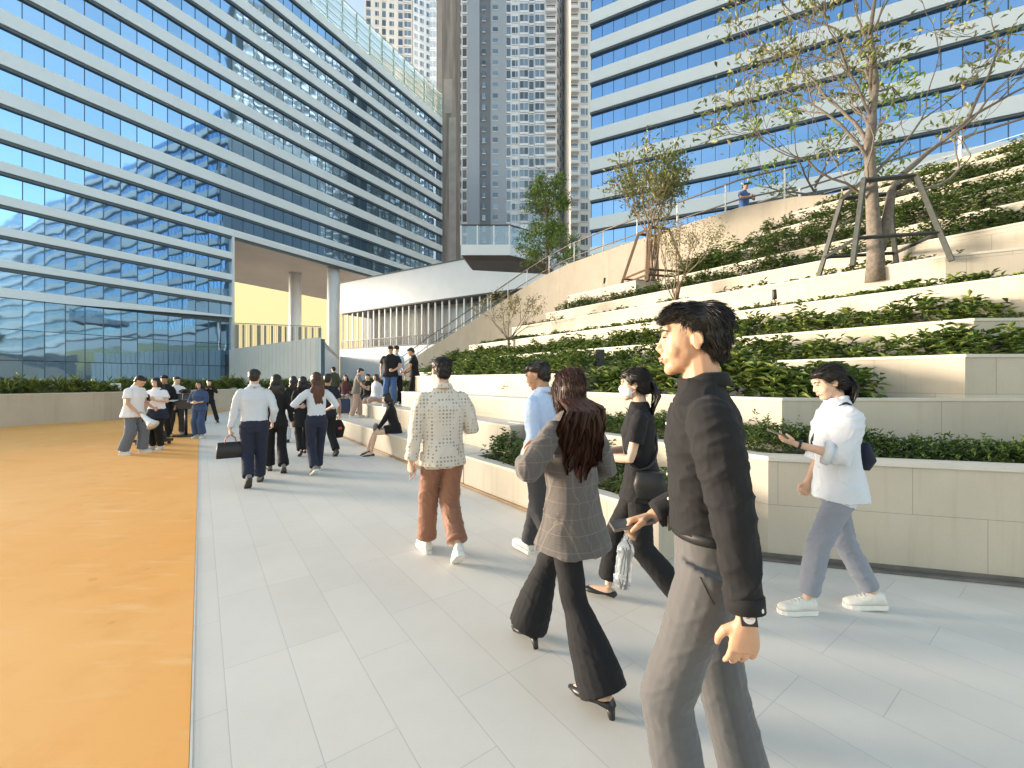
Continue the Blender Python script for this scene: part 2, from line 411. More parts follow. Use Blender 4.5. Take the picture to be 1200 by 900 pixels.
deck = MB(); deck.prism([cs(CTOP+.35, -14).xy, cs(34, -14).xy, cs(34, pf[6][0]).xy, cs(CTOP+.35, pf[6][0]).xy], 0, 6.35)
structure(deck.build('upper_deck', M_COPE))
stp = empty('staircase', cs(CTOP+1, 20, 0), 0, 'stair flight going down behind the curved beige wall', 'stairs')
mb = MB(); s0 = pf[6][0]; 
for k in range(36): 
    mb.prism([cs(CTOP+.36, s0+k*.38).xy, cs(17, s0+k*.38).xy, cs(17, s0+k*.38+.379).xy, cs(CTOP+.36, s0+k*.38+.379).xy], 0, 6.2-k*.165)
mb.build('step', M_COPE, stp, world=True)
# hand rails that follow the wall top
hr = empty('stair_railing', cs(CTOP, pf[6][0], 6.9), 0, 'bronze double handrail on white posts following the curved beige wall', 'railing')
rp = pf[::-1]
def interp(s):
    for (a, za), (b, zb) in zip(pf[:-1], pf[1:]):
        if a <= s <= b: return za + (zb-za)*(s-a)/(b-a)
    return pf[-1][1] if s > pf[-1][0] else pf[0][1]
sA, sB = pf[2][0], pf[-1][0]
fine = [sA + (sB-sA)*i/60 for i in range(61)]
for h, r in ((.95, .032), (.32, .026)):
    mb = MB(); mb.tube([cs(CTOP+.18, s, interp(s)+h) for s in fine], r, 8); mb.build('handrail', M_RAIL, hr, world=True, smooth=True)
s = sA+.3
while s < sB:
    mb = MB(); mb.tube([cs(CTOP+.18, s, interp(s)), cs(CTOP+.18, s, interp(s)+.93)], .028, 8); mb.build('post', M_WHITEM, hr, world=True, smooth=True); s += 1.75
# tall light railing on the deck behind
dr2 = empty('deck_railing', cs(15.2, 5, 6.35), 0, 'white post railing with thin cables running up behind the slope under the striped building', 'railing')
for h in (.25, .5, .75):
    mb = MB(); mb.tube([cs(15.2, -5, 6.4+h), cs(15.2, 16, 6.4+h)], .008, 5); mb.build('cable', M_WHITEM, dr2, world=True)
mb = MB(); mb.tube([cs(15.2, -5, 7.5), cs(15.2, 16, 7.5)], .028, 8); mb.build('top_rail', M_RAIL, dr2, world=True, smooth=True)
for k in range(13):
    mb = MB(); mb.box(cs(15.2, -5+k*1.75, 6.95), (.06, .06, 1.2), ang); mb.build('post', M_WHITEM, dr2, world=True)

# ================================================================== back wall of the court
bwp = [at(250, 20.5)+Vector((8.5, 8, 0)), at(250, 20.5), at(122, 15.8), at(0, 13.6), at(0, 13.6)+Vector((-6, -11, 0))]
planter('long low grey-beige wall at the back of the orange court', bwp[::-1], 0, 1.06, .3, .03, .01, mat=stone_mat('grey_render', (.52, .46, .38), 3.5, 40, joint=.9), name='court_wall')
pl = MB(); q = offset_path(bwp[::-1], .3)
pl.add([(*p.xy, 1.0) for p in q] + [(*(p+Vector((-3, 2.0, 0))).xy, 1.0) for p in q[::-1]], [tuple(range(2*len(q)))])
structure(pl.build('planting_soil', M_SOIL))
# ================================================================== buildings
def glass_mat(name, col, rough=.03, wob=.02, vs=.35, var=.12, metal=.9):
    m, n, b = nt(name)
    g = n.nodes.new('ShaderNodeNewGeometry')
    rnd = g.outputs['Random Per Island']
    c1 = tuple(c*(1-var) for c in col); c2 = tuple(min(1, c*(1+var)) for c in col)
    n.links.new(mixcol(n, rnd, c1, c2), b.inputs['Base Color'])
    b.inputs['Metallic'].default_value = metal; b.inputs['Roughness'].default_value = rough
    b.inputs['Specular IOR Level'].default_value = .8
    if wob: bump(n, b, noise_tex(n, g.outputs['Position'], vs, 2, .4), wob, 1.0)
    return m
M_GL = glass_mat('blue_reflective_glass', (.29, .46, .66), wob=.02, vs=.28)
M_GR = glass_mat('deep_blue_glass', (.24, .43, .72), wob=.02, vs=.3, var=.07)
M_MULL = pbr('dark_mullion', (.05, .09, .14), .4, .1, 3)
M_REVEAL = pbr('dark_reveal', (.10, .13, .15), .6, .1, 3)
M_BAND = pbr('white_spandrel', (.77, .82, .85), .4, .03, .2)
M_SOFFIT = pbr('soffit_panel', (.50, .44, .39), .6, .05, .3)
Z3 = Vector((0, 0, 1))
def uv_line(p0, d, K, uvp):
    """a point of the line seen at column u"""
    def f(u, z=0):
        Y = K/(uvp-u) if uvp > 600 else K/(u-uvp)
        return at(u, Y, z)
    return f

# --- left striped glass building
KL, UL = 35200.0, 870.0
def LB(u, z=0): return at(u, KL/(UL-u), z)
axL = Vector((.475, .880, 0)).normalized(); ayL = Vector((axL.y, -axL.x, 0))
oL = LB(-260); LL = (LB(517)-oL).length
def xl(u): return (LB(u)-oL).dot(axL)
xo = xl(272.5)
bt = [(12.9, .75), (16.0, .8), (19.0, .9), (22.2, .95), (25.3, 1.0), (29.0, 1.35), (32.8, 1.45), (36.6, 1.4)]
z = 36.6
while z < 58: z += 3.67; bt.append((z, 1.45))
zr = 62.4; bt[-1] = (zr, 1.5) if zr-bt[-1][0] < 3 else bt[-1]
if bt[-1][0] != zr: bt.append((zr, 1.5))
rows = []; prev = 10.2
for i, (zt, th) in enumerate(bt):
    x1 = xo if zt < 21 else LL
    zb_lo = prev
    if abs(zt-22.2) < .01: rows.append((prev, zt-th, 0, xo))
    else: rows.append((prev, zt-th, 0, x1))
    prev = zt
rows.insert(0, (0.4, 9.35, 0, xo))
# the window level above the opening spans the full length: rows >= 22.2
BL = empty('office_building', oL, 0, 'left building of white horizontal stripes and blue mirror glass with a tall opening through it', 'building')
core = MB(); core.bx(oL, axL, ayL, Z3, .3, xo-.25, -28, -.35, .02, 62.0); core.bx(oL, axL, ayL, Z3, xo-.249, LL, -28, -.35, 21.45, 62.0)
core.build('core', M_REVEAL, BL, world=True)
def facade_rows(B, o, ax, ay, rows, glass, panel, tilt, sub3=True):
    for (z0, z1, x0, x1) in rows:
        gl = MB(); mu = gl; rng = random.Random(int(z0*10)+3)
        n = max(1, round((x1-x0)/panel)); w = (x1-x0)/n; h = z1-z0
        sub = [(z0, z1)] if h < 5 else [(z0+h*j/3+.03, z0+h*(j+1)/3-.03) for j in range(3)]
        for k in range(n):
            a = x0+k*w+.02; b = x0+(k+1)*w-.02
            for (za, zb) in sub:
                t1 = rng.uniform(-tilt, tilt)*w; t2 = rng.uniform(-tilt, tilt)*(zb-za)
                P = [o+ax*a+ay*t1+Z3*za, o+ax*b-ay*t1+Z3*za, o+ax*b+ay*(t2-t1)+Z3*zb, o+ax*a+ay*(t1+t2)+Z3*zb]
                gl.cur = 0; gl.add([tuple(p) for p in P], [(0, 1, 2, 3)])
            gl.cur = 1; mu.bx(o, ax, ay, Z3, x0+k*w-.025, x0+k*w+.025, -.02, .06, z0, z1)
        gl.build('window_band', [glass, M_MULL], B, world=True)
facade_rows(BL, oL, axL, ayL, rows, M_GL, 1.5, .005)
# white bands, each with its dark underside reveal
def bands(B, o, ax, ay, L, lst, proj, mat, dark=.42):
    for (zt, th, x0, x1) in lst:
        mb = MB(); mb.bx(o, ax, ay, Z3, x0, x1, -.34, proj, zt-th, zt-.02)
        b = mb.build('spandrel', mat, B, world=True)
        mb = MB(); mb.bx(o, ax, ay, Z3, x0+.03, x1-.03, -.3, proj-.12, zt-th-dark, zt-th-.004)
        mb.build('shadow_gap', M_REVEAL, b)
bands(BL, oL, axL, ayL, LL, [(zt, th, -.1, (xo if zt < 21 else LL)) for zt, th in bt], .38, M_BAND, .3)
xk = xl(76)
mb = MB(); o_ = oL; prof2 = [(-.1, 9.35), (xk, 9.35), (xo, 10.1), (xo, 10.28), (-.1, 10.2)]
vs = [tuple(o_+axL*x+ayL*.40+Z3*zz) for x, zz in prof2]+[tuple(o_+axL*x-ayL*.34+Z3*zz) for x, zz in prof2]; n5 = 5
mb.add(vs, [tuple(range(5)), tuple(range(5, 10))[::-1]]+[(i, n5+i, n5+(i+1) % 5, (i+1) % 5) for i in range(5)])
mb.build('tapered_spandrel', M_BAND, BL, world=True)
mb = MB(); mb.bx(oL, axL, ayL, Z3, xo-.24, xo+.05, -28, .42, 0, 21.2); mb.build('end_fin', M_WHITE, BL, world=True)
mb = MB(); mb.bx(oL, axL, ayL, Z3, xo+.06, LL, -28, .36, 21.24, 21.44); mb.build('soffit', M_SOFFIT, BL, world=True)
mb = MB(); mb.bx(oL, axL, ayL, Z3, xo+.06, LL, .362, .45, 21.22, 21.9); mb.build('soffit_edge', M_WHITE, BL, world=True)
# roof screen of green tinted glass on a steel grid
M_SCREEN = pbr('green_screen_glass', (.62, .80, .76), .08, 0, trans=.75, spec=.6)
M_SCREENF = pbr('screen_frame', (.42, .52, .50), .4, .1, 3)
mb = MB(); mb.bx(oL, axL, ayL, Z3, 0, LL, .06, .085, 62.7, 68.2); sg = mb.build('roof_screen', M_SCREEN, BL, world=True)
mb = MB()
n = int(LL/3)
for k in range(n+1):
    x = k*LL/n; mb.bx(oL, axL, ayL, Z3, x-.07, x+.07, .1, .28, 62.4, 68.4); mb.bx(oL, axL, ayL, Z3, x-.07, x+.07, -3.2, -3.0, 62.4, 67.6)
    mb.bx(oL, axL, ayL, Z3, x-.05, x+.05, -3.0, .1, 67.3, 67.45)
for zz in (62.9, 64.2, 65.5, 66.8, 68.2): mb.bx(oL, axL, ayL, Z3, 0, LL, .285, .36, zz, zz+.11)
for zz in (64.8, 67.5): mb.bx(oL, axL, ayL, Z3, 0, LL, -3.3, -3.21, zz, zz+.12)
mb.build('screen_frame', M_SCREENF, sg)
# columns under the opening
for k, (u, off) in enumerate(((390.5, -1.6), (346, -11.0))):
    # solve position so that it stands under the soffit
    best = min((abs((UC+F*(p.x/p.y))-u), x) for x in [xo+i*.1 for i in range(700)] for p in [oL+axL*x+ayL*off])
    p = oL+axL*best[1]+ayL*off
    mb = MB(); mb.tube([p, p+Z3*21.22], 1.02 if k == 0 else 1.05, 40, up=(1, 0, 0)); mb.build('column', M_WHITE, BL, world=True, smooth=False)
for o2 in BL.children:
    if o2.name.startswith('column'): o2.data.polygons.foreach_set('use_smooth', [len(p.vertices) == 4 for p in o2.data.polygons])

# --- right striped building
KR, UR = 58300.0, -330.0
def RB(u, z=0): return at(u, KR/(u-UR), z)
oR = RB(693); axR = Vector((.881, -.474, 0)).normalized(); ayR = Vector((-.474, -.881, 0)).normalized()
LR = 190
BR = empty('office_building', oR, 0, 'right building of white horizontal stripes and deep blue glass rising behind the terraced slope', 'building')
zb = [25.3+3.9*k for k in range(-3, 10)]
rowsR = [(b_+1.6, b_+3.9-.2, 0, LR) for b_ in zb]
mb = MB(); mb.bx(oR, axR, ayR, Z3, .05, LR, -26, -.4, 0.02, 63.5); mb.build('core', pbr('pale_core', (.5, .53, .55), .5, .04, .3), BR, world=True)
facade_rows(BR, oR, axR, ayR, rowsR, M_GR, 1.5, .003)
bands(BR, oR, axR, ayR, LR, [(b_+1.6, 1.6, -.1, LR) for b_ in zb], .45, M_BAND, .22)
mb = MB(); mb.bx(oR, axR, ayR, Z3, -.05, LR, -.3, .3, 10.5, zb[0]-.5); mb.build('podium_band', M_WHITE, BR, world=True)
mb = MB(); mb.bx(oR, axR, ayR, Z3, -.02, LR, -.3, .1, 0, 10.49); mb.build('podium_glazing', glass_mat('dark_podium_glass', (.10, .13, .14), wob=.02), BR, world=True)

# --- low white bridge building behind the stairs
KM, UM = 42700.0, -180.0
def MBD(u, z=0): return at(u, KM/(u-UM), z)
pA, pB = MBD(398.5), MBD(640)
axM = (pB-pA).normalized(); ayM = Vector((axM.y, -axM.x, 0)); LM = (pB-pA).length
if ayM.y > 0: ayM = -ayM
BM_ = empty('podium_building', pA, 0, 'low white building with a long blank upper wall above a recessed glazed gallery', 'building')
mb = MB(); mb.bx(pA, axM, ayM, Z3, 0, LM, -12, 0, 13.1, 18.15); mb.build('upper_wall', M_WHITE, BM_, world=True)
mb = MB(); mb.bx(pA, axM, ayM, Z3, -.05, LM, -12, .12, 18.15, 18.32); mb.build('parapet', M_REVEAL, BM_, world=True)
mb = MB(); mb.bx(pA, axM, ayM, Z3, 0, LM, -12, .1, 12.88, 13.09); mb.build('drip_edge', M_DARKM, BM_, world=True)
mb = MB(); mb.bx(pA, axM, ayM, Z3, 0, LM, -12, 0, 0, 6.7); mb.build('lower_wall', M_WHITE, BM_, world=True)
mb = MB(); mb.bx(pA, axM, ayM, Z3, 0, LM, -12, .1, 6.71, 6.9); mb.build('ledge', M_REVEAL, BM_, world=True)
M_DKGL = glass_mat('gallery_glass', (.50, .49, .45), wob=.02, metal=.35, rough=.12, var=.4)
mb = MB()
for k in range(18): mb.bx(pA, axM, ayM, Z3, 4.5+k*1.6, 4.5+k*1.6+1.5, -3.1, -3.0, 6.9, 12.87)
gg = mb.build('gallery_glazing', M_DKGL, BM_, world=True)
for k in range(24):
    mb = MB(); mb.bx(pA, axM, ayM, Z3, .1+k*1.35, .1+k*1.35+.16, -.5, -.3, 6.9, 12.87); mb.build('slim_column', M_WHITEM, BM_, world=True)
mb = MB()
for k in range(60): mb.bx(pA, axM, ayM, Z3, .2+k*.5, .2+k*.5+.05, -.12, -.07, 6.9, 8.1)
mb.bx(pA, axM, ayM, Z3, .1, LM, -.13, -.06, 8.1, 8.2); mb.build('railing', M_DARKM, BM_, world=True)
# --- fin wall with railing below the opening
P0 = at(273.5, 58); P1 = at(376, 41.5); P2 = MBD(397.2)
W = empty('terrace_wall', P0, 0, 'cream ribbed wall below the tall opening, topped by a vertical slat railing', 'wall')
ax = (P1-P0).normalized(); ay = Vector((ax.y, -ax.x, 0)); Lw = (P1-P0).length
def zt(x): return 5.6
mb = MB(); nf = 24
for k in range(nf):
    x0_, x1_ = k*Lw/nf, (k+1)*Lw/nf-.07
    q = [P0+ax*x0_, P0+ax*x1_]
    vs = []
    for yy in (.5, 0):
        for x, zz in ((x0_, 0), (x1_, 0), (x1_, zt(x1_)), (x0_, zt(x0_))): vs.append(tuple(P0+ax*x+ay*yy+Z3*zz))
    mb.add(vs, [(0, 1, 2, 3), (7, 6, 5, 4), (0, 4, 5, 1), (1, 5, 6, 2), (2, 6, 7, 3), (3, 7, 4, 0)])
mb.build('ribbed_panel', pbr('ribbed_cream', (.78, .74, .66), .5, .04, .5), W, world=True)
mb = MB(); mb.bx(P0, ax, ay, Z3, 0, Lw, -.4, -.01, 0, 5.5); mb.build('backing', M_REVEAL, W, world=True)
d2 = (P2-P1).normalized(); n2 = Vector((d2.y, -d2.x, 0)); mb = MB(); mb.bx(P1, d2, n2, Z3, .02, (P2-P1).length, -.4, 0, 0, 5.62); mb.build('side_wall', M_WHITE, W, world=True)
mb = MB(); P1r = at(376, 62); ax = (P1r-P0).normalized(); ay = Vector((ax.y, -ax.x, 0)); Lw = (P1r-P0).length
for k in range(13):
    x = k*Lw/12.6+.15; mb.bx(P0, ax, ay, Z3, x, x+.22+.2*(k % 3 == 0), -.45, -.25, 5.5, 9.1)
for k in range(52):
    x = k*Lw/52+.1; mb.bx(P0, ax, ay, Z3, x, x+.05, -.2, -.14, zt(x), 9.2)
mb.bx(P0, ax, ay, Z3, 0, Lw, -.2, -.1, 9.2, 9.3)
mb.build('slat_railing', pbr('slat_metal', (.36, .35, .30), .5, .1, 3), W, world=True)
mb = MB(); mb.prism([P0.xy, P1.xy, P2.xy, (P2+Vector((-18, 16, 0))).xy, (P0+Vector((-6, 22, 0))).xy], 5.0, 5.5); structure(mb.build('terrace_floor', M_COPE))

# --- cantilevered viewing terrace with glass balustrade
T = empty('viewing_terrace', at(570, 35, 11.6), 0, 'cantilevered white terrace slab with a glass balustrade and brown underside', 'terrace')
fpts = [at(540, 35), at(598, 35), at(641, 37.6), at(652, 41), at(552, 39.4)]
mb = MB(); mb.prism([p.xy for p in fpts], 11.75, 12.6); mb.build('fascia', M_WHITE, T, world=True)
bpts = [p+(Vector((2.2, 40, 0))-p)*(.0) for p in fpts]
und = [at(541.5, 35.1), at(597, 35.1), at(640, 37.7), at(651, 40.9), at(552.5, 39.3)]
mb = MB(); lo = [at(546, 35.9), at(597, 35.9), at(636, 38.3), at(650, 40.7), at(554, 39.1)]
mb.add([(*p.xy, 11.745) for p in und]+[(*p.xy, 11.55) for p in lo], [tuple(range(5, 10))[::-1], tuple(range(5))]+[(i, 5+i, 5+(i+1) % 5, (i+1) % 5) for i in range(5)])
mb.build('underside', pbr('brown_soffit', (.20, .13, .10), .55, .08, 1), T, world=True)
M_BAL = pbr('balustrade_glass', (.70, .85, .95), .03, 0, trans=.8, spec=.6)
for a, b, nn in ((fpts[0], fpts[1], 3), (fpts[1], fpts[2], 2)):
    for k in range(nn):
        p, q = a.lerp(b, k/nn), a.lerp(b, (k+1)/nn); d = (q-p).normalized(); L_ = (q-p).length; nn_ = Vector((-d.y, d.x, 0))
        mb = MB(); mb.bx(p, d, nn_, Z3, .06, L_-.06, .1, .12, 12.62, 14.15); mb.build('glass_pane', M_BAL, T, world=True)
        mb = MB(); mb.bx(p, d, nn_, Z3, -.05, .05, .06, .16, 12.6, 14.2); mb.build('post', M_WHITEM, T, world=True)
    mb = MB(); d = (b-a).normalized(); nn_ = Vector((-d.y, d.x, 0)); mb.bx(a, d, nn_, Z3, 0, (b-a).length, .05, .17, 14.2, 14.28); mb.build('top_rail', M_DARKM, T, world=True)

# ================================================================== towers
M_PALE = pbr('tower_pale', (.80, .84, .90), .6, .04, .1)
M_WARM = pbr('tower_warm', (.80, .77, .74), .6, .04, .1)
M_GREY = pbr('tower_grey', (.38, .44, .52), .6, .04, .1)
M_DGREY = pbr('tower_dark_grey', (.20, .225, .27), .6, .04, .1)
M_TWIN = glass_mat('tower_glass', (.20, .25, .30), wob=.01, var=.5, metal=.6, rough=.15)
M_TWIN2 = glass_mat('tower_pale_glass', (.62, .68, .72), wob=.01, var=.3, metal=.5, rough=.2)
def tower(name, label, o, ax, ay, L, H, depth, cols, fh=3.1, z0=16, body=M_PALE, maxpart=100, zfirst=None, side_cols=None, rnd=0):
    B = empty(name, o, 0, label, 'tower')
    mb = MB(); mb.bx(o, ax, ay, Z3, 0, L, -depth, 0, 0, H); mb.build('shell', body, B, world=True)
    nfl = int((H-z0)/fh); cnt = 0; rest = MB(); rest_m = None
    protos = {}
    order = []
    for ci, (x0, x1, kind) in enumerate(cols):
        if kind in ('panel', 'dpanel', 'ppanel', 'lpanel'):
            mb = MB(); off = {'panel': .25, 'dpanel': -.0, 'ppanel': .4, 'lpanel': .25}[kind]
            mb.bx(o, ax, ay, Z3, x0, x1, -.2, off+.05, 0, H-1)
            mb.build('facade_panel', {'panel': M_GREY, 'dpanel': M_DGREY, 'ppanel': M_PALE, 'lpanel': M_GREY}[kind], B, world=True); continue
        for fl in range(nfl): order.append((fl, ci, x0, x1, kind))
    mid = nfl//3
    order.sort(key=lambda t: t[0])
    def win(mb, O, w, kind, fl):
        # O: lower left corner on the facade; the material slots are (frame, glass, pale)
        if kind == 'balc':
            mb.cur = 1; mb.bx(O, ax, ay, Z3, .08, w-.08, -.05, .05, .25, 2.5)
            mb.cur = 0; mb.bx(O, ax, ay, Z3, -.1, w+.1, 0, 1.3, -.18, 0)
            for q in range(5): mb.bx(O, ax, ay, Z3, w*q/4-.03, w*q/4+.03, 1.2, 1.26, 0, 1.0)
            mb.bx(O, ax, ay, Z3, -.1, w+.1, 1.2, 1.26, 1.0, 1.08); mb.bx(O, ax, ay, Z3, -.1, w+.1, 1.21, 1.25, .1, .75)
        elif kind == 'bay':
            mb.cur = 1; mb.bx(O, ax, ay, Z3, .1, w*.48, .3, .5, .55, 2.45); mb.bx(O, ax, ay, Z3, w*.52, w-.1, .3, .5, .55, 2.45)
            mb.cur = 0; mb.bx(O, ax, ay, Z3, 0, w, 0, .58, 2.45, 2.75); mb.bx(O, ax, ay, Z3, 0, w, 0, .58, -.05, .55); mb.bx(O, ax, ay, Z3, w*.48, w*.52, .1, .54, .55, 2.45)
        elif kind == 'small':
            mb.cur = 1; mb.bx(O, ax, ay, Z3, .15, w-.15, 0, .36, .9, 2.2)
            mb.cur = 0; mb.bx(O, ax, ay, Z3, 0.05, w-.05, 0, .42, .75, .9)
        elif kind == 'tall':
            mb.cur = 1; mb.bx(O, ax, ay, Z3, .05, w-.05, 0, .08, .3, 2.6)
            mb.cur = 0; mb.bx(O, ax, ay, Z3, -.05, w+.05, 0, .35, -.2, .25)
        else:
            mb.cur = 1; mb.bx(O, ax, ay, Z3, .1, w*.6, 0, .1, .7, 2.4); mb.bx(O, ax, ay, Z3, w*.66, w-.1, 0, .1, .7, 2.4)
            mb.cur = 0; mb.bx(O, ax, ay, Z3, w*.6, w*.66, 0, .18, .6, 2.5); mb.bx(O, ax, ay, Z3, 0, w, 0, .2, .45, .65)
        mb.cur = 0
    for (fl, ci, x0, x1, kind) in order:
        O = o + ax*x0 + Z3*(z0+fl*fh)
        if cnt < maxpart:
            key = (ci,)
            if key not in protos:
                m_ = MB(); win(m_, Vector((0, 0, 0)), x1-x0, kind, fl); w_ = m_.build('window', [M_PALE if body != M_WARM else M_WARM, M_TWIN2 if kind == 'bay' else M_TWIN], B); protos[key] = w_
            else: w_ = protos[key].copy(); COL.objects.link(w_); w_.parent = B
            w_.location = O - o; cnt += 1
        else:
            win(rest, O, x1-x0, kind, fl)
    if rest.v:
        r_ = rest.build('windows', [M_PALE if body != M_WARM else M_WARM, M_TWIN], B, world=True); r_['kind'] = 'stuff'
    return B
X = Vector((1, 0, 0)); Yn = Vector((0, -1, 0))
def ux(u, Y): return (u-UC)/F*Y
Yb = 120.0
oB = Vector((ux(533, Yb), Yb, 0))
def rel(u): return ux(u, Yb)-oB.x
cB = [(rel(535), rel(541), 'win'), (rel(542), rel(547), 'tall'), (rel(548), rel(562), 'lpanel'), (rel(562), rel(575), 'dpanel'), (rel(575), rel(593), 'panel'),
      (rel(564.5), rel(569.5), 'small'), (rel(577), rel(584), 'small'), (rel(593.5), rel(598.5), 'tall'), (rel(599.5), rel(607), 'win'), (rel(609), rel(619), 'bay'), (rel(620), rel(625.5), 'tall'), (rel(627), rel(638), 'bay'), (rel(640), rel(651), 'balc')]
tower('apartment_tower', 'tall pale and grey apartment tower in the centre with a dark recessed window column', oB, X, Yn, rel(652), 118, 22, cB, z0=14.5)
oB2 = Vector((ux(652, Yb), Yb, 0)); dS = Vector((.35, 1, 0)).normalized(); aS = Vector((dS.y, -dS.x, 0))
tower('apartment_tower', 'bluish pale side wing of the central tower, narrow and full of small windows', oB2+X*.1, dS, aS, 22, 118, 10, [(k*3.6+.6, k*3.6+2.9, 'win') for k in range(6)], z0=14.5)
Yc = 112.0; oC = Vector((ux(668.5, Yc), Yc, 0))
tower('apartment_tower', 'slim pale tower with stacked rounded balconies beside the right striped building', oC, X, Yn, 8.5, 118, 20, [(.1, 2.0, 'balc'), (2.6, 4.6, 'win'), (5.4, 7.6, 'tall')], z0=14.5, body=M_WARM)
Ya = 150.0; oA = Vector((ux(427, Ya), Ya, 0)); tA = Vector((1, .12, 0)).normalized(); nA = Vector((.12, -1, 0)).normalized()
tower('apartment_tower', 'cream and orange tipped apartment tower at the back left above the green roof screen', oA, tA, nA, 16.5, 152, 22, [(.6, 2.2, 'tall'), (3.6, 5.0, 'win'), (6, 7.4, 'tall'), (8.5, 10.2, 'win'), (11.6, 13.2, 'tall'), (13.8, 16.2, 'bay')], z0=64, body=M_WARM)
oA2 = oA+tA*16.6+Vector((.1, .2, 0)); tB2 = Vector((1, .5, 0)).normalized(); nB2 = Vector((.5, -1, 0)).normalized()
tower('apartment_tower', 'shaded white flank of the back left tower with a regular grid of windows', oA2, tB2, nB2, 9.5, 150, 8, [(.4, 1.7, 'win'), (2.4, 3.9, 'win'), (4.8, 6.3, 'win'), (7.2, 8.8, 'win')], z0=64)
oA3 = Vector((ux(503.5, 135), 135, 0))
tower('apartment_tower', 'narrow white tower strip with square bays squeezed beside the brown concrete shaft', oA3, X, Yn, 7.5, 140, 12, [(.1, 2.1, 'bay')], z0=50)
# brown concrete shaft
mS, nS, bS = nt('board_marked_concrete')
vv = texco(nS, 'Object', scale=(1, 1, .06)); ff = noise_tex(nS, vv, 1.1, 3, .5)
nS.links.new(mixcol(nS, 1.0, mixcol(nS, ramp(nS, ff, [(.4, 0.0), (.6, 1.0)]), (.22, .185, .165), (.36, .315, .285)), mixcol(nS, noise_tex(nS, texco(nS), .5, 5), (.85, .85, .85), (1.1, 1.1, 1.1)), 'MULTIPLY'), bS.inputs['Base Color']); bS.inputs['Roughness'].default_value = .85
oS = Vector((ux(511.5, 100), 100, 0))
SH = empty('concrete_shaft', oS, 0, 'tall plain brown-grey concrete shaft between the striped building and the towers', 'tower')
mb = MB(); mb.bx(oS, X, Yn, Z3, 0, 4.7, -8, 0, 0, 120); mb.build('shaft', mS, SH, world=True)
mb = MB(); mb.bx(oS, X, Yn, Z3, 1.7, 3.7, -1, .06, 64, 72); mb.bx(oS, X, Yn, Z3, 2.9, 4.6, -1, .05, 0, 63); mb.bx(oS, X, Yn, Z3, .2, 1.3, -1, .05, 38, 118)
mb.build('cladding_strip', pbr('paler_concrete', (.40, .35, .32), .8, .12, .5), SH, world=True)

# towers standing behind the right building; the left facade mirrors them
M_DTW = pbr('tower_olive', (.12, .13, .12), .7, .05, .1)
oD = Vector((92, 104, 0)); dD = Vector((-.15, -1, 0)).normalized(); nD = Vector((-1, .15, 0)).normalized()
tower('apartment_tower', 'dark olive apartment tower with balconies, mirrored in the left glass facade', oD, dD, nD, 44, 150, 22, [(1+k*5.4, 3.2+k*5.4, ('balc', 'tall', 'win')[k % 3]) for k in range(8)]+[(3.8+k*5.4, 5.6+k*5.4, ('win', 'bay', 'tall')[k % 3]) for k in range(8)], z0=12, body=M_DTW, maxpart=60)
oD2 = Vector((104, 150, 0))
tower('apartment_tower', 'second dark olive tower mirrored at the far end of the left glass facade', oD2, dD, nD, 40, 158, 22, [(1+k*5.4, 3.2+k*5.4, ('tall', 'balc', 'win')[k % 3]) for k in range(7)], z0=12, body=M_DTW, maxpart=40)
# ================================================================== plants
def leaf_mat(name, dark, light, rough=.45, yellow=None):
    m, n, b = nt(name)
    g = n.nodes.new('ShaderNodeNewGeometry'); r = g.outputs['Random Per Island']
    stops = [(0, dark), (.75, light)]
    if yellow: stops += [(.88, yellow), (1, yellow)]
    f = noise_tex(n, g.outputs['Position'], 2.5, 3)
    o = ramp(n, r, stops)
    n.links.new(mixcol(n, 1.0, o, mixcol(n, f, (.62, .66, .6), (1.3, 1.25, 1.1)), 'MULTIPLY'), b.inputs['Base Color'])
    b.inputs['Roughness'].default_value = rough; b.inputs['Specular IOR Level'].default_value = .55
    # a little light passes through the leaf
    tr = n.nodes.new('ShaderNodeBsdfTranslucent'); n.links.new(o, tr.inputs[0])
    ad = n.nodes.new('ShaderNodeMixShader'); ad.inputs[0].default_value = .22
    out = n.nodes['Material Output']; n.links.new(b.outputs[0], ad.inputs[1]); n.links.new(tr.outputs[0], ad.inputs[2]); n.links.new(ad.outputs[0], out.inputs[0])
    return m
LM_A = leaf_mat('glossy_shrub_leaves', (.06, .115, .03), (.20, .29, .07), .40, (.36, .40, .12))
LM_B = leaf_mat('small_dark_leaves', (.05, .10, .03), (.15, .22, .06), .5)
LM_C = leaf_mat('tree_leaves', (.10, .14, .045), (.27, .31, .11), .5, (.40, .34, .15))
LM_D = leaf_mat('fresh_tree_leaves', (.07, .14, .03), (.24, .36, .08), .5, (.38, .44, .12))
LM_E = leaf_mat('pale_dry_leaves', (.14, .15, .06), (.34, .31, .16), .6, (.42, .34, .20))
LM_Y = leaf_mat('lime_shrub_leaves', (.08, .13, .03), (.25, .30, .07), .5)
M_BARK = pbr('grey_bark', (.17, .145, .12), .9, .3, 18, 60, .006, .8)
M_BARK2 = pbr('brown_bark', (.20, .145, .10), .9, .3, 18, 60, .006, .8)

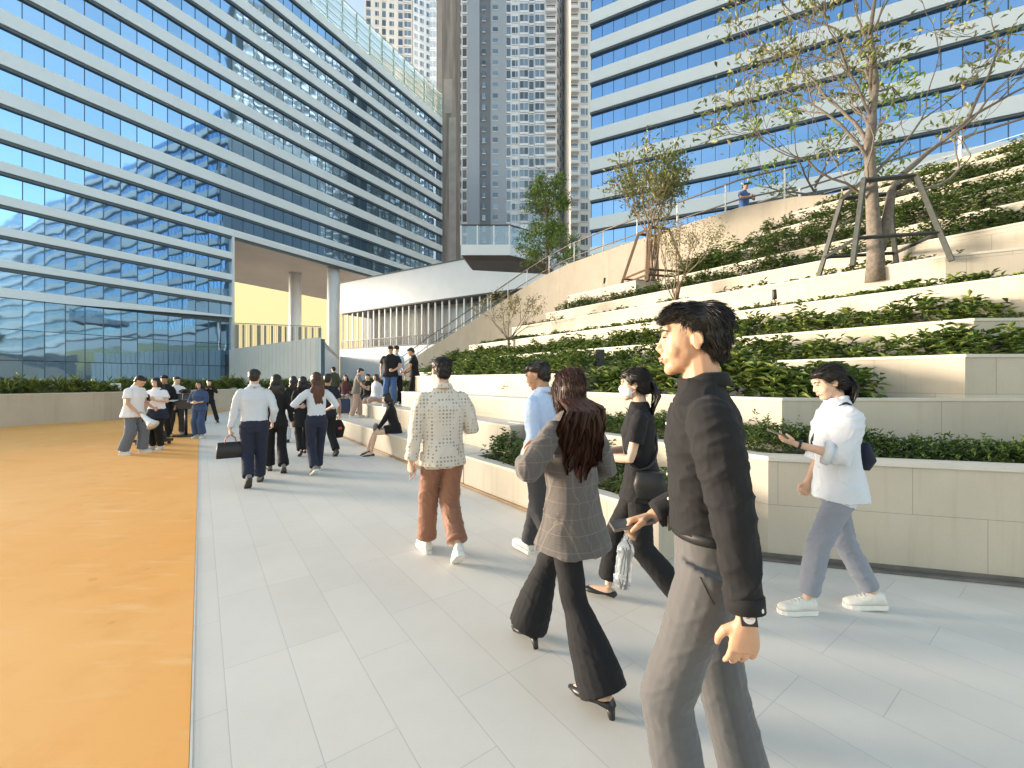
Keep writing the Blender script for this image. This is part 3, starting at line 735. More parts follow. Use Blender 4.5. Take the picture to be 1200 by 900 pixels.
def leaves_np(base, d, up, L, W, droop=.15, curl=.25):
    """folded diamond leaves: base, dir, normal-ish, length, width -> verts, faces (as arrays)"""
    n = len(base)
    d = d/np.linalg.norm(d, axis=1, keepdims=True)
    side = np.cross(d, up); ln = np.linalg.norm(side, axis=1, keepdims=True); side = side/np.maximum(ln, 1e-6)
    nor = np.cross(side, d)
    L = L.reshape(-1, 1); W = W.reshape(-1, 1)
    mid = base + d*L*.5
    tip = base + d*L*.97 - nor*L*droop
    a = mid + side*W*.5 + nor*W*curl; b = mid - side*W*.5 + nor*W*curl
    V = np.stack([base, a, tip, b], 1).reshape(-1, 3)
    i = np.arange(n)*4
    Fc = np.concatenate([np.stack([i, i+1, i+2], 1), np.stack([i, i+2, i+3], 1)])
    return V, Fc
def np_mesh(name, V, Fc, mat, parent=None, extra=None):
    me = bpy.data.meshes.new(name); nv, nf = len(V), len(Fc)
    me.vertices.add(nv); me.vertices.foreach_set('co', V.astype(np.float32).ravel())
    me.loops.add(nf*3); me.loops.foreach_set('vertex_index', Fc.astype(np.int32).ravel())
    me.polygons.add(nf); me.polygons.foreach_set('loop_start', np.arange(0, nf*3, 3, dtype=np.int32))
    try: me.polygons.foreach_set('loop_total', np.full(nf, 3, dtype=np.int32))
    except Exception: pass
    me.update(calc_edges=True); me.validate(); me.materials.append(mat)
    o = bpy.data.objects.new(name, me); COL.objects.link(o)
    if parent: o.parent = parent; o.matrix_parent_inverse = parent.matrix_basis.inverted()
    return o
def shoots(tips, h, k, L, W, spread=1.0, tilt=(.1, .9), seed=1):
    """whorls of k leaves spread over the top h of each shoot"""
    rg = np.random.default_rng(seed); n = len(tips)
    T = np.repeat(tips, k, 0); j = np.tile(np.arange(k), n)
    lean = np.repeat(rg.normal(0, .22, (n, 2)), k, 0)
    hh = np.repeat(h*rg.uniform(.7, 1.2, n), k)
    fr = rg.uniform(0, 1, n*k)**1.3*hh
    base = T.copy(); base[:, 2] -= fr; base[:, 0] -= lean[:, 0]*fr; base[:, 1] -= lean[:, 1]*fr
    az = j*2.4 + np.repeat(rg.uniform(0, 6.28, n), k) + rg.normal(0, .25, n*k)
    el = rg.uniform(tilt[0], tilt[1], n*k) - fr/np.maximum(hh, 1e-3)*.5
    d = np.stack([np.cos(az)*np.cos(el)*spread, np.sin(az)*np.cos(el)*spread, np.sin(el)], 1)
    up = np.tile(np.array([0, 0, 1.0]), (n*k, 1)) + rg.normal(0, .15, (n*k, 3))
    s = rg.uniform(.65, 1.15, n*k)
    return leaves_np(base, d, up, L*s, W*s, droop=.12+.2*rg.uniform(0, 1, (n*k, 1)))
def clump_noise(p, f=.9, ph=0): return noise.noise(Vector((p[0]*f+ph, p[1]*f, ph)))
HG = 'rows of shrubs planted along the terraces'
def hedge(label, line, width, z, h, dens, L, W, mat, k=11, gap=.0, tilt=(.1, .9), seed=0, name='shrub_row', over=.02, stuff=True, gapn=1.0):
    """line: polyline (world xy) of the front edge, the bed is to its left (uphill) side"""
    pts = [Vector((p[0], p[1], 0)) for p in line]; inner = offset_path(pts, width); outer = offset_path(pts, -over)
    rg = np.random.default_rng(seed+77); tips = []
    for i in range(len(pts)-1):
        a, b, c, d = outer[i], outer[i+1], inner[i+1], inner[i]
        area = (b-a).length*width; n = int(area*dens)
        for q in range(n):
            t, w = rg.uniform(0, 1), rg.uniform(0, 1)
            p = a.lerp(b, t).lerp(d.lerp(c, t), w)
            cn = clump_noise(p, 1.1*gapn, seed*3.1); cn2 = clump_noise(p, 3.7, seed*1.7+9)
            if cn < -0.55+gap: continue
            hh = h*(.62+.5*max(0, cn+.35)+.35*cn2) + rg.normal(0, h*.10)
            if w < .25: hh *= .55+w*1.6
            if w < .12: hh -= rg.uniform(0, h*.5)
            if rg.uniform() < .05: hh *= 1.3
            tips.append((p.x, p.y, z+max(hh, .04)))
    V, Fc = shoots(np.array(tips), h*.6, k, L, W, tilt=tilt, seed=seed)
    o = np_mesh(name, V, Fc, mat)
    return tag(o, label, None, None, 'stuff') if stuff else tag(o, label, 'shrub', HG)
def lvl_line(i, s_far=None, s_near=None, full=True):
    c, z = LV[i][0]+.18, LV[i][1]-.05; sl, sr, corner, E, end = PATHS[i]
    L_ = [cs(c, sl-.2 if s_far is None else s_far), corner+CV*.18+DV*.1 if s_near is None else cs(c, s_near)]
    if full and s_near is None: L_.append(end+Vector((.1, .2, 0)))
    return L_, z
specs = [  # level, height, width, leaf len, mat, gap, label
 (0, .36, .60, .12, LM_A, -.2, 'broad row of spiky glossy shrubs on the terrace just above the lower cream wall'),
 (1, .34, .58, .12, LM_A, -.15, 'row of glossy green shrubs on the second terrace up the slope'),
 (2, .17, .50, .10, LM_A, .05, 'row of green shrubs in front of the tall cream planter with the bare tree'),
 (3, .20, .8, .10, LM_Y, .2, 'sparse low seedlings around the foot of the bare tree'),
 (4, .50, .70, .09, LM_B, -.25, 'dark low shrub row crossing behind the four-legged tree stake'),
 (5, .58, .70, .09, LM_B, -.3, 'dense dark shrub row high on the slope right of the tree trunk'),
 (6, .50, .66, .09, LM_B, -.2, 'thin shrub row below the second highest terrace wall at upper right'),
 (7, .50, .66, .09, LM_B, -.2, 'upper shrub row near the right edge below the highest terrace wall'),
 (8, .36, .6, .09, LM_A, .0, 'topmost shrub row along the rim of the slope'),
]
for (i, h, w, L_, mt, gap, lab) in specs:
    line, z = lvl_line(i)
    hedge(lab, line, w, z, h, 125 if i < 3 else (40 if i == 3 else 180), L_, L_*.38, mt, k=11, gap=gap, seed=i+1)
hedge('row of glossy shrubs above the long cream seat steps, behind the walkers', [cs(4.76, 10.5), cs(4.76, 4.9)], 1.05, 1.58, .42, 130, .115, .044, LM_A, seed=21, gap=-.3)
hedge('leafy low shrubs in the front planter beside the path', [cs(3.2, s_f0-.15), cs(3.2, s_f1+.1)], .5, .38, .33, 330, .07, .026, LM_B, seed=22, k=12, gap=-.2)
hedge('big spiky shrubs in front of the bright cream wall left of the woman in white', [cs(4.72, 5.0), w3c+Vector((.1, .15, 0)), w3c+Vector((1.15, .12, 0))], .75, 1.30, .42, 110, .14, .052, LM_A, seed=23, k=13, gap=-.3)
hedge('sparse shrub tips between the cream wall and the upper wall at right', [w3c+Vector((1.9, .12, 0)), w3c+Vector((7.9, -.1, 0))], .5, 1.30, .10, 4, .12, .045, LM_A, seed=27, k=8)
hedge('finely leaved trimmed shrubs along the long wall behind the woman in white', [cs(4.05, 5.2), w2c+CV*.18+DV*.1, w2c+e2*8+Vector((0, .2, 0))], .36, .82, .24, 800, .05, .014, LM_B, seed=24, k=14, tilt=(.2, 1.3), over=.02)
hedge('lime green shrub patch in the trimmed hedge at the right edge', [w2c+e2*1.45+CV*.22, w2c+e2*2.6+CV*.2], .34, .82, .24, 500, .06, .016, LM_Y, seed=25, k=14, tilt=(.2, 1.3), over=.0)
hedge('tangled low plants at the far end of the seating steps', [cs(5.1, 20), cs(5.1, 13.6)], 2.2, .44, .55, 22, .16, .05, LM_A, seed=26)
hedge('shrubs above the seating steps behind the standing men', [cs(6.1, 15.2), cs(6.1, 10.9)], 1.2, .9, 1.0, 90, .13, .045, LM_A, seed=28)
q = bwp[::-1]
hedge('feathery grass-like planting on top of the long low wall behind the court', q, 1.3, 1.0, .42, 34, .30, .018, LM_Y, seed=30, k=12, tilt=(.7, 1.4), over=-.32)
hedge('low green creepers along the back of the court wall', q, 1.6, 1.0, .24, 34, .12, .05, LM_Y, seed=31, k=9, over=-.5)

# ------------------------------------------------------------------ trees
class Tree:
    def __init__(s, seed): s.rg = random.Random(seed); s.mb = MB(); s.tips = []
    def branch(s, p, d, L, r, depth, maxd, split=(2, 3), spread=.6, up=.15, wig=.12, shrink=.72, rmin=.004):
        n = 5; pts = [p.copy()]; rad = [r]; cur = p.copy(); d = d.normalized()
        for i in range(n):
            d = (d + Vector((s.rg.gauss(0, wig), s.rg.gauss(0, wig), s.rg.gauss(0, wig)+up*.2))).normalized()
            cur = cur + d*(L/n); pts.append(cur.copy()); rad.append(max(rmin, r*(1-.42*(i+1)/n)))
        s.mb.tube(pts, rad, 7 if r > .02 else 4, cap=False)
        if depth >= maxd: s.tips.append((pts[-1], d)); s.tips.append((pts[-3], d)); return
        if depth >= maxd-1: s.tips.append((pts[-2], d))
        k = s.rg.randint(*split)
        for j in range(k):
            st = pts[-1] if j < 2 else pts[s.rg.randint(2, n-1)]
            ax = Vector((s.rg.gauss(0, 1), s.rg.gauss(0, 1), s.rg.gauss(0, .5))).normalized()
            nd = (d + ax*spread*s.rg.uniform(.6, 1.3)).normalized()
            s.branch(st, nd, L*shrink*s.rg.uniform(.75, 1.15), rad[-1]*.85, depth+1, maxd, split, spread, up, wig, shrink, rmin)
    def crown(s, parent, mat, per, jitter, L, W, prob=1.0, seed=0, flat=.5):
        rg = np.random.default_rng(seed); base = []; dirs = []
        for (p, d) in s.tips:
            if rg.uniform() > prob: continue
            for _ in range(per):
                base.append(np.array(p)+rg.normal(0, jitter, 3)); v = np.array(d)*.5+rg.normal(0, .7, 3); v[2] += flat*.3; dirs.append(v)
        base = np.array(base); dirs = np.array(dirs); n = len(base)
        up = np.tile(np.array([0, 0, 1.0]), (n, 1))+rg.normal(0, .5, (n, 3)); sc_ = rg.uniform(.6, 1.2, n)
        V, Fc = leaves_np(base, dirs, up, L*sc_, W*sc_); return np_mesh('crown', V, Fc, mat, parent)
# 1: the big sparse tree on the tall planter
tb = at(1026, 6.75, 3.22)
T1 = empty('bare_tree', tb, 0, 'large sparsely leaved tree with many bare branches standing inside a stake frame', 'tree')
t = Tree(4)
j1 = tb+Vector((-.03, .02, 1.0)); j2 = tb+Vector((-.07, .05, 2.1))
t.mb.tube([tb+Vector((0, 0, -.15)), tb+Vector((.0, 0, .25)), tb+Vector((-.02, .0, .6)), j1, tb+Vector((-.05, .03, 1.6)), j2, tb+Vector((.05, .05, 3.0)), tb+Vector((.0, .1, 3.9)), tb+Vector((.15, .1, 4.9))], [.14, .115, .10, .088, .074, .062, .046, .03, .018], 14)
t.mb.tube([tb+Vector((.06, 0, .35)), tb+Vector((.2, .03, .8)), tb+Vector((.3, .05, 1.3)), tb+Vector((.42, 0, 1.55))], [.085, .07, .058, .05], 10)
t.branch(tb+Vector((.42, 0, 1.55)), Vector((.8, -.1, .7)), 1.3, .045, 1, 4, spread=.55)
t.branch(tb+Vector((.3, .03, 1.25)), Vector((1, .1, .25)), 1.3, .03, 1, 4, spread=.5, up=.35)
for (h, dx, dy, dz, L_, r) in ((1.15, -1, .2, .45, 1.25, .032), (1.5, .9, -.1, .9, 1.2, .035), (1.75, -.9, -.2, .65, 1.35, .036), (2.0, -.5, .1, 1.3, 1.25, .045), (2.1, .55, .1, 1.2, 1.35, .045), (2.5, -.9, .1, .9, 1.2, .03), (2.7, .9, .1, .6, 1.15, .03), (3.0, .3, -.3, 1.2, 1.1, .035), (3.3, -.6, .2, 1, 1.1, .03), (3.8, .7, 0, .9, 1.0, .025), (4.2, -.5, 0, 1, .9, .022), (4.8, .1, .1, 1, .9, .02), (1.3, -.7, -.5, .2, 1.0, .02), (2.3, .4, .7, .5, 1.2, .03)):
    t.branch(tb+Vector((-.05, .04, h)), Vector((dx, dy, dz+.35)), L_, r*.72, 1, 5, spread=.62, wig=.14, rmin=.0045)
t.mb.build('trunk', M_BARK, T1, world=True, smooth=True)
t.crown(T1, LM_C, 4, .10, .13, .05, prob=.42, seed=3)
# stake frame
def frame_stake(label, c, half_b, half_t, h, rz, r, mat, brace=(.32,)):
    o = empty('tree_stake_frame', c, 0, label, 'tree stake'); M = Matrix.Rotation(rz, 3, 'Z')
    cor = [(-1, -1), (1, -1), (1, 1), (-1, 1)]
    B = [c+M @ Vector((a*half_b, b*half_b, 0)) for a, b in cor]; Tp = [c+M @ Vector((a*half_t, b*half_t, h)) for a, b in cor]
    for k in range(4):
        d = (Tp[k]-B[k]); mb = MB(); mb.tube([B[k], Tp[k]+d.normalized()*.04], r, 4, up=(M @ Vector((1, 0, 0)))); mb.build('leg', mat, o, world=True)
        mb = MB(); mb.tube([Tp[k], Tp[(k+1) % 4]], r*.95, 4); mb.build('top_bar', mat, o, world=True)
        for f in brace:
            mb = MB(); mb.tube([B[k].lerp(Tp[k], f), B[(k+1) % 4].lerp(Tp[(k+1) % 4], f)], r*.7, 4); mb.build('brace', mat, o, world=True)
frame_stake('dark green-grey four-legged stake frame around the big bare tree trunk', Vector((tb.x+.02, tb.y, 3.2)), .60, .33, 1.36, -.25, .042, M_STAKE)
tb2 = at(762, 13.2, 4.35)
frame_stake('brown timber stake frame around the bushy tree in the middle of the slope', tb2+Vector((.1, 0, 0)), .75, .32, 1.75, .3, .05, M_WOODSTAKE, (.12, .22))
T2 = empty('bushy_tree', tb2, 0, 'bushy yellow-green tree held by a brown timber stake frame in the middle of the slope', 'tree')
t = Tree(9)
for k in range(5):
    a = k*1.26; q = tb2+Vector((.12*math.cos(a), .12*math.sin(a), 0)); t.branch(q, Vector((.12*math.cos(a), .12*math.sin(a), 1)), 1.7, .05, 0, 4, spread=.42, up=.4, shrink=.62)
t.mb.build('trunk', M_BARK2, T2, world=True, smooth=True)
t.crown(T2, LM_C, 7, .17, .15, .055, prob=.95, seed=8)
# dry multi-stem shrub in front
tb3 = at(791, 9.9, 3.25)
T3 = empty('multi_stem_shrub', tb3, 0, 'pale fine-twigged multi-stem shrub just right of the bushy staked tree', 'shrub')
t = Tree(14)
for k in range(7):
    a = k*.9; t.branch(tb3, Vector((.3*math.cos(a), .3*math.sin(a), 1)), .85, .02, 1, 4, spread=.3, up=.3, shrink=.62, rmin=.003)
t.mb.build('trunk', M_BARK2, T3, world=True, smooth=True); t.crown(T3, LM_E, 8, .08, .06, .024, prob=.9, seed=4)
# small domed tree on the left
tb4 = at(596, 13.0, 2.4)
T4 = empty('small_domed_tree', tb4, 0, 'small dome-shaped tree with bare twigs and pale leaf tips against the curved beige wall', 'tree')
t = Tree(21); t.mb.tube([tb4, tb4+Vector((0, 0, .35))], [.045, .04], 8)
for k in range(9):
    a = k*.7; sp = .5+.5*(k % 3)/2; t.branch(tb4+Vector((0, 0, .3)), Vector((sp*math.cos(a), sp*math.sin(a), .8)), .72, .018, 1, 4, spread=.42, up=.1, shrink=.62, rmin=.004)
t.mb.build('trunk', M_BARK, T4, world=True, smooth=True); t.crown(T4, LM_E, 4, .05, .075, .032, prob=.9, seed=5)
# fresh green tree behind the stair wall
tb5 = at(641, 23.5, 6.2)
T5 = empty('green_tree', tb5, 0, 'upright fresh green tree behind the handrail in front of the pale towers', 'tree')
t = Tree(33); t.mb.tube([tb5+Vector((0, 0, -.2)), tb5+Vector((.05, 0, 2.0)), tb5+Vector((0, 0, 4.0)), tb5+Vector((-.15, 0, 5.8))], [.13, .1, .07, .03], 9)
for (h, n_, L_) in ((1.2, 5, .95), (1.8, 6, 1.0), (2.5, 5, .8), (3.4, 4, .45), (4.3, 6, .62), (5.0, 6, .62), (5.6, 4, .5)):
    for k in range(n_):
        a = k*6.28/n_+h; t.branch(tb5+Vector((0, 0, h)), Vector((math.cos(a), math.sin(a), .45)), L_, .03, 2, 4, spread=.5, shrink=.65)
t.mb.build('trunk', M_BARK2, T5, world=True, smooth=True); t.crown(T5, LM_D, 13, .17, .2, .065, seed=6)
# leafy tree further up, left of the big tree
tb6 = at(955, 12.6, 5.35)
T6 = empty('leafy_tree', tb6, 0, 'smaller leafy tree behind the bare tree near the person in blue', 'tree')
t = Tree(41); t.mb.tube([tb6+Vector((0, 0, -.1)), tb6+Vector((0, 0, 1.8))], [.06, .05], 8)
for k in range(7):
    a = k*.9; t.branch(tb6+Vector((0, 0, 1.1+.15*k)), Vector((math.cos(a), math.sin(a), .6)), 1.25, .03, 1, 4, spread=.6, shrink=.68)
t.mb.build('trunk', M_BARK, T6, world=True, smooth=True); t.crown(T6, LM_D, 4, .14, .2, .075, prob=.8, seed=7)
frame_stake('dark stake frame around the smaller leafy tree near the top deck', tb6+Vector((.2, 0, 0)), .5, .25, 1.5, .2, .04, M_STAKE, (.2,))
# round green shrub at the right of the beige wall
def bush(label, c, r, h, mat, n, L_, seed, name='round_shrub'):
    o = empty(name, c, 0, label, 'shrub'); rg = np.random.default_rng(seed); tips = []
    for _ in range(n):
        a, b = rg.uniform(0, 6.28), rg.uniform(.15, 1)**.5; rr = r*b*(1+.25*math.sin(a*3+seed)); tips.append((c.x+rr*math.cos(a), c.y+rr*math.sin(a), c.z+h*rg.uniform(.2, 1)*(1-.55*b*b)+rg.normal(0, .05)))
    V, Fc = shoots(np.array(tips), .25, 12, L_, L_*.36, seed=seed); np_mesh('foliage', V, Fc, mat, o)
    t = Tree(seed)
    for k in range(5): t.branch(c, Vector((.5*math.cos(k*1.3), .5*math.sin(k*1.3), 1)), h*.45, .015, 2, 3, spread=.4)
    t.mb.build('stem', M_BARK2, o, world=True)
bush('rounded bright green shrub against the right end of the tall beige wall', at(848, 11.9, 4.35), .75, 1.2, LM_D, 150, .13, 51)
bush('small dark shrub at the foot of the beige wall left of the rounded one', at(822, 11.6, 4.3), .45, .7, LM_B, 90, .1, 52)
bush('small leafy sprig growing beside the grey block at the right edge', at(1183, 6.3, 2.72), .22, .38, LM_A, 16, .13, 53)
bush('leafy plant at the end of the seating steps in front of the white wall', at(362, 19, .45), .8, .9, LM_Y, 60, .2, 54)
# garden lights
def spot(label, p, h, tilt=.2):
    o = empty('garden_spotlight', p, 0, label, 'light fitting', 'black garden spotlights on stakes')
    mb = MB(); mb.tube([p, p+Z3*h*.55, p+Vector((-.02, 0, h*.62))], .009, 6); mb.build('stake', M_BLACKP, o, world=True)
    mb = MB(); q = p+Z3*h*.62; d = Vector((tilt, -.1, 1)).normalized(); mb.tube([q-d*.01, q+d*.03, q+d*.15, q+d*.16], [.03, .036, .036, .03], 14); mb.build('lamp_head', M_BLACKP, o, world=True, smooth=True)
    mb = MB(); mb.tube([q+Vector((-.03, 0, .03)), p+Vector((-.07, 0, h*.35)), p+Vector((-.02, 0, .05))], .005, 5); mb.build('cable', M_BLACKP, o, world=True)
spot('black garden spotlight on a stake in front of the cream planter of the bare tree', at(908, 7.3, 2.68), .36, -.15)
spot('black garden spotlight standing on the planter edge below the tall beige wall', at(708, 13.7, 4.37), .42, .1)
mb = MB(); q = at(703, 7.2, 1.75); mb.box(q+Z3*.14, (.14, .1, .28)); jb = mb.build('control_box', M_BLACKP, bevel=.008); tag(jb, 'small black electrical box among the shrubs above the seating steps', 'electrical box')
# small white utility box on the court wall with a hanging cable
q = at(140, 16.6, 1.07); ub = empty('socket_box', q, 0, 'small white socket box on top of the court wall with a cable hanging down', 'socket box')
mb = MB(); mb.box(q+Vector((-.25, .1, .16)), (.32, .16, .3), .9); mb.build('box', M_WHITEM, ub, world=True, bevel=.015)
mb = MB(); mb.tube([q+Vector((-.22, .0, .1)), q+Vector((.02, -.12, -.1)), q+Vector((.03, -.2, -.7)), q+Vector((-.2, -.5, -.98)), q+Vector((-.8, -.9, -1.05))], .016, 6); mb.build('cable', M_BLACKP, ub, world=True, smooth=True)
# ================================================================== people
def skin_mat(name, col):
    m = pbr(name, col, .5, .07, 9, 260, .0006, .35, sss=.12); return m
SK_A = skin_mat('skin_warm', (.56, .33, .21)); SK_B = skin_mat('skin_light', (.64, .42, .30)); SK_C = skin_mat('skin_tan', (.42, .24, .15))
def hair_mat(name, col, col2):
    m, n, b = nt(name); g = n.nodes.new('ShaderNodeNewGeometry')
    f = noise_tex(n, texco(n, scale=(1, 1, .12)), 90, 2)
    n.links.new(mixcol(n, math_node(n, 'MULTIPLY', g.outputs['Random Per Island'], f), col, col2), b.inputs['Base Color'])
    b.inputs['Roughness'].default_value = .42; b.inputs['Specular IOR Level'].default_value = .45
    bump(n, b, f, .4, .003); return m
H_BLACK = hair_mat('black_hair', (.006, .005, .005), (.03, .024, .02))
H_BROWN = hair_mat('dark_brown_hair', (.018, .008, .006), (.16, .06, .035))
M_EYEW = pbr('eye_white', (.75, .72, .68), .25, 0); M_IRIS = pbr('iris', (.02, .012, .008), .15, 0)
M_LIP = pbr('lips', (.50, .24, .18), .45, .05, 40); M_BROW = pbr('brow', (.03, .022, .018), .8, .1, 90)
M_MASK = pbr('white_mask', (.82, .83, .84), .8, .04, 40, 200, .001)
M_SOLEW = pbr('white_rubber', (.72, .71, .68), .6, .08, 20); M_SHOEW = pbr('white_sneaker', (.70, .68, .63), .55, .1, 25, 90, .002)
M_SHOEB = pbr('black_leather_shoe', (.018, .018, .02), .35, .15, 20); M_SHOEG = pbr('grey_shoe', (.22, .21, .19), .7, .15, 25); M_SOLEB = pbr('dark_sole', (.05, .045, .04), .7, .1, 20)
C_BLK = fabric('black_cotton', (.013, .013, .015), .8); C_BLKS = fabric('black_shirt_cloth', (.016, .016, .018), .85, var=.15)
C_WHT = fabric('white_cotton', (.60, .63, .69), .8, var=.05); C_WHT2 = fabric('white_tshirt', (.80, .80, .84), .85, var=.04)
C_CREAM = fabric('dotted_cream_cloth', (.66, .60, .52), .85, kind='dots', col2=(.22, .16, .12)); C_BRN = fabric('brown_trouser_cloth', (.27, .125, .075), .6, var=.15)
C_BLUE = fabric('pale_blue_cotton', (.48, .60, .82), .75, var=.06); C_PLAID = fabric('plaid_wool', (.125, .112, .106), .9, kind='plaid', col2=(.25, .215, .19))
C_GREY = fabric('grey_trouser_cloth', (.100, .099, .102), .75, var=.1); C_GREYB = fabric('blue_grey_cloth', (.235, .25, .30), .8, var=.08)
C_NAVY = fabric('navy_cloth', (.022, .027, .05), .8); C_NAVY2 = fabric('dark_navy_black', (.018, .02, .03), .8); C_JEAN = fabric('blue_denim', (.05, .10, .24), .85, kind='denim'); C_JEANG = fabric('grey_denim', (.13, .15, .19), .85, kind='denim')
C_JUMP = fabric('blue_jumpsuit_denim', (.045, .075, .16), .85, kind='denim'); C_OLIVE = fabric('olive_cloth', (.06, .065, .045), .85); C_PINK = fabric('dusty_pink_cloth', (.46, .32, .26), .85); C_CHAR = fabric('charcoal_cloth', (.06, .06, .065), .85)
C_BLUET = fabric('blue_uniform', (.05, .12, .32), .8)

def remesh(me_in, voxel, smooth=4, fac=.5):
    o = bpy.data.objects.new('tmp', me_in); COL.objects.link(o)
    m = o.modifiers.new('r', 'REMESH'); m.mode = 'VOXEL'; m.voxel_size = voxel; m.adaptivity = 0
    if smooth: s = o.modifiers.new('s', 'SMOOTH'); s.iterations = smooth; s.factor = fac
    dg = bpy.context.evaluated_depsgraph_get(); me = bpy.data.meshes.new_from_object(o.evaluated_get(dg))
    bpy.data.objects.remove(o); bpy.data.meshes.remove(me_in); return me
def folds(me, amp, freq=(9, 9, 5), seed=0, rid=True):
    n = len(me.vertices); co = np.empty(n*3, np.float32); no = np.empty(n*3, np.float32)
    me.vertices.foreach_get('co', co); me.vertices.foreach_get('normal', no); co = co.reshape(-1, 3); no = no.reshape(-1, 3)
    d = np.empty(n, np.float32); N = noise.noise; fx, fy, fz = freq
    for i in range(n):
        x, y, z = co[i]
        w = N(Vector((x*3+seed, y*3, z*3)))
        q = Vector((x*fx+w*1.6+seed, y*fy, z*fz+w*2.2+seed*1.3)); a = N(q); b = N(Vector((x*fx*2.3, y*fy*2.3+seed, z*fz*2.6+w*3)))
        r_ = max(0.0, 1-abs(a)*1.9)**3; r2 = max(0.0, 1-abs(b)*2.0)**4; d[i] = r_*.95 - .25 + r2*.45 + w*.5
    A = amp if isinstance(amp, (int, float)) else np.array([amp(z) for z in co[:, 2]], np.float32)
    co += no*(d*A)[:, None]; me.vertices.foreach_set('co', co.ravel()); me.update()

from mathutils.bvhtree import BVHTree
def bvh_of(o):
    me = o.data; return BVHTree.FromPolygons([v.co for v in me.vertices], [tuple(p.vertices) for p in me.polygons])
def snap(bvh, p, off=.001):
    c, n_, i, d = bvh.find_nearest(Vector(p)); return c+n_*off, n_
def push_out(shirt, inner, zmax, gap=.006):
    b = bvh_of(inner)
    for v in shirt.data.vertices:
        if v.co.z < zmax:
            c, n_, i, d = b.find_nearest(v.co)
            if c is not None and d < .09 and (v.co-c).dot(n_) < gap: v.co = c+n_*gap
    shirt.data.update()
def ik(a, c, l1, l2, pole):
    d = c-a; L = min(d.length, (l1+l2)*.999); dn = d.normalized()
    x = (l1*l1-l2*l2+L*L)/(2*L); h = math.sqrt(max(0, l1*l1-x*x)); p = pole-dn*pole.dot(dn)
    p = p.normalized() if p.length > 1e-6 else Vector((0, 1, 0)); return a+dn*x+p*h, a+dn*L

def hand(mb, w, f, n, left, curl=.5, s=1.0, fr=1.0, thumb=.6, grip=None):
    """wrist w, finger direction f, palm normal n (the side the fingers curl to)"""
    f = f.normalized(); n = (n-f*n.dot(f)).normalized(); sd = f.cross(n)    # towards the thumb for a right hand
    if left: sd = -sd
    secs = [(0, .026, .019), (.02, .031, .018), (.05, .038, .016), (.078, .041, .014), (.09, .038, .012)]
    mb.tube([w+f*(a*s) for a, _, _ in secs], [(b*s, c*s) for _, b, c in secs], 12, up=n.cross(f).cross(f) if False else n)
    for i, (off, L, r) in enumerate(((.030, .066, .0088), (.0105, .075, .0092), (-.0105, .070, .0088), (-.030, .055, .0078))):
        cu = curl*(1+.10*i) if grip is None else grip[i]
        p = w+f*(.080*s)+sd*(off*s); d = (f+sd*off*2.2).normalized(); pts = [p-f*.012*s, p]
        ang_ = 0
        for k, seg in enumerate((.44, .31, .25)):
            ang_ += cu*(1.0, 1.1, .75)[k]; dd = d*math.cos(ang_)+n*math.sin(ang_); p = p+dd*(L*seg*s); pts.append(p)
        mb.tube(pts, [r*s*fr, r*s*fr, r*s*.95*fr, r*s*.88*fr, r*s*.72*fr], 8); mb.ell(pts[-1], (r*s*.72*fr,)*3, seg=8, rings=6)
    p = w+f*(.022*s)+sd*(.022*s)+n*.004*s; d0 = (sd*(1-thumb*.3)+f*.75+n*thumb*.5).normalized(); d1 = (sd*.35*(1-thumb*.4)+f*.95+n*thumb*.7).normalized(); d2 = (f+n*thumb*.8-sd*.1).normalized()
    pts = [p-sd*.01*s, p+d0*.036*s, p+d0*.036*s+d1*.030*s, p+d0*.036*s+d1*.030*s+d2*.024*s]
    mb.tube(pts, [.014*s, .0125*s*fr, .0105*s*fr, .008*s*fr], 9); mb.ell(pts[-1], (.008*s*fr,)*3, seg=8, rings=6)
    return w+f*(.085*s)+n*(.025*s)

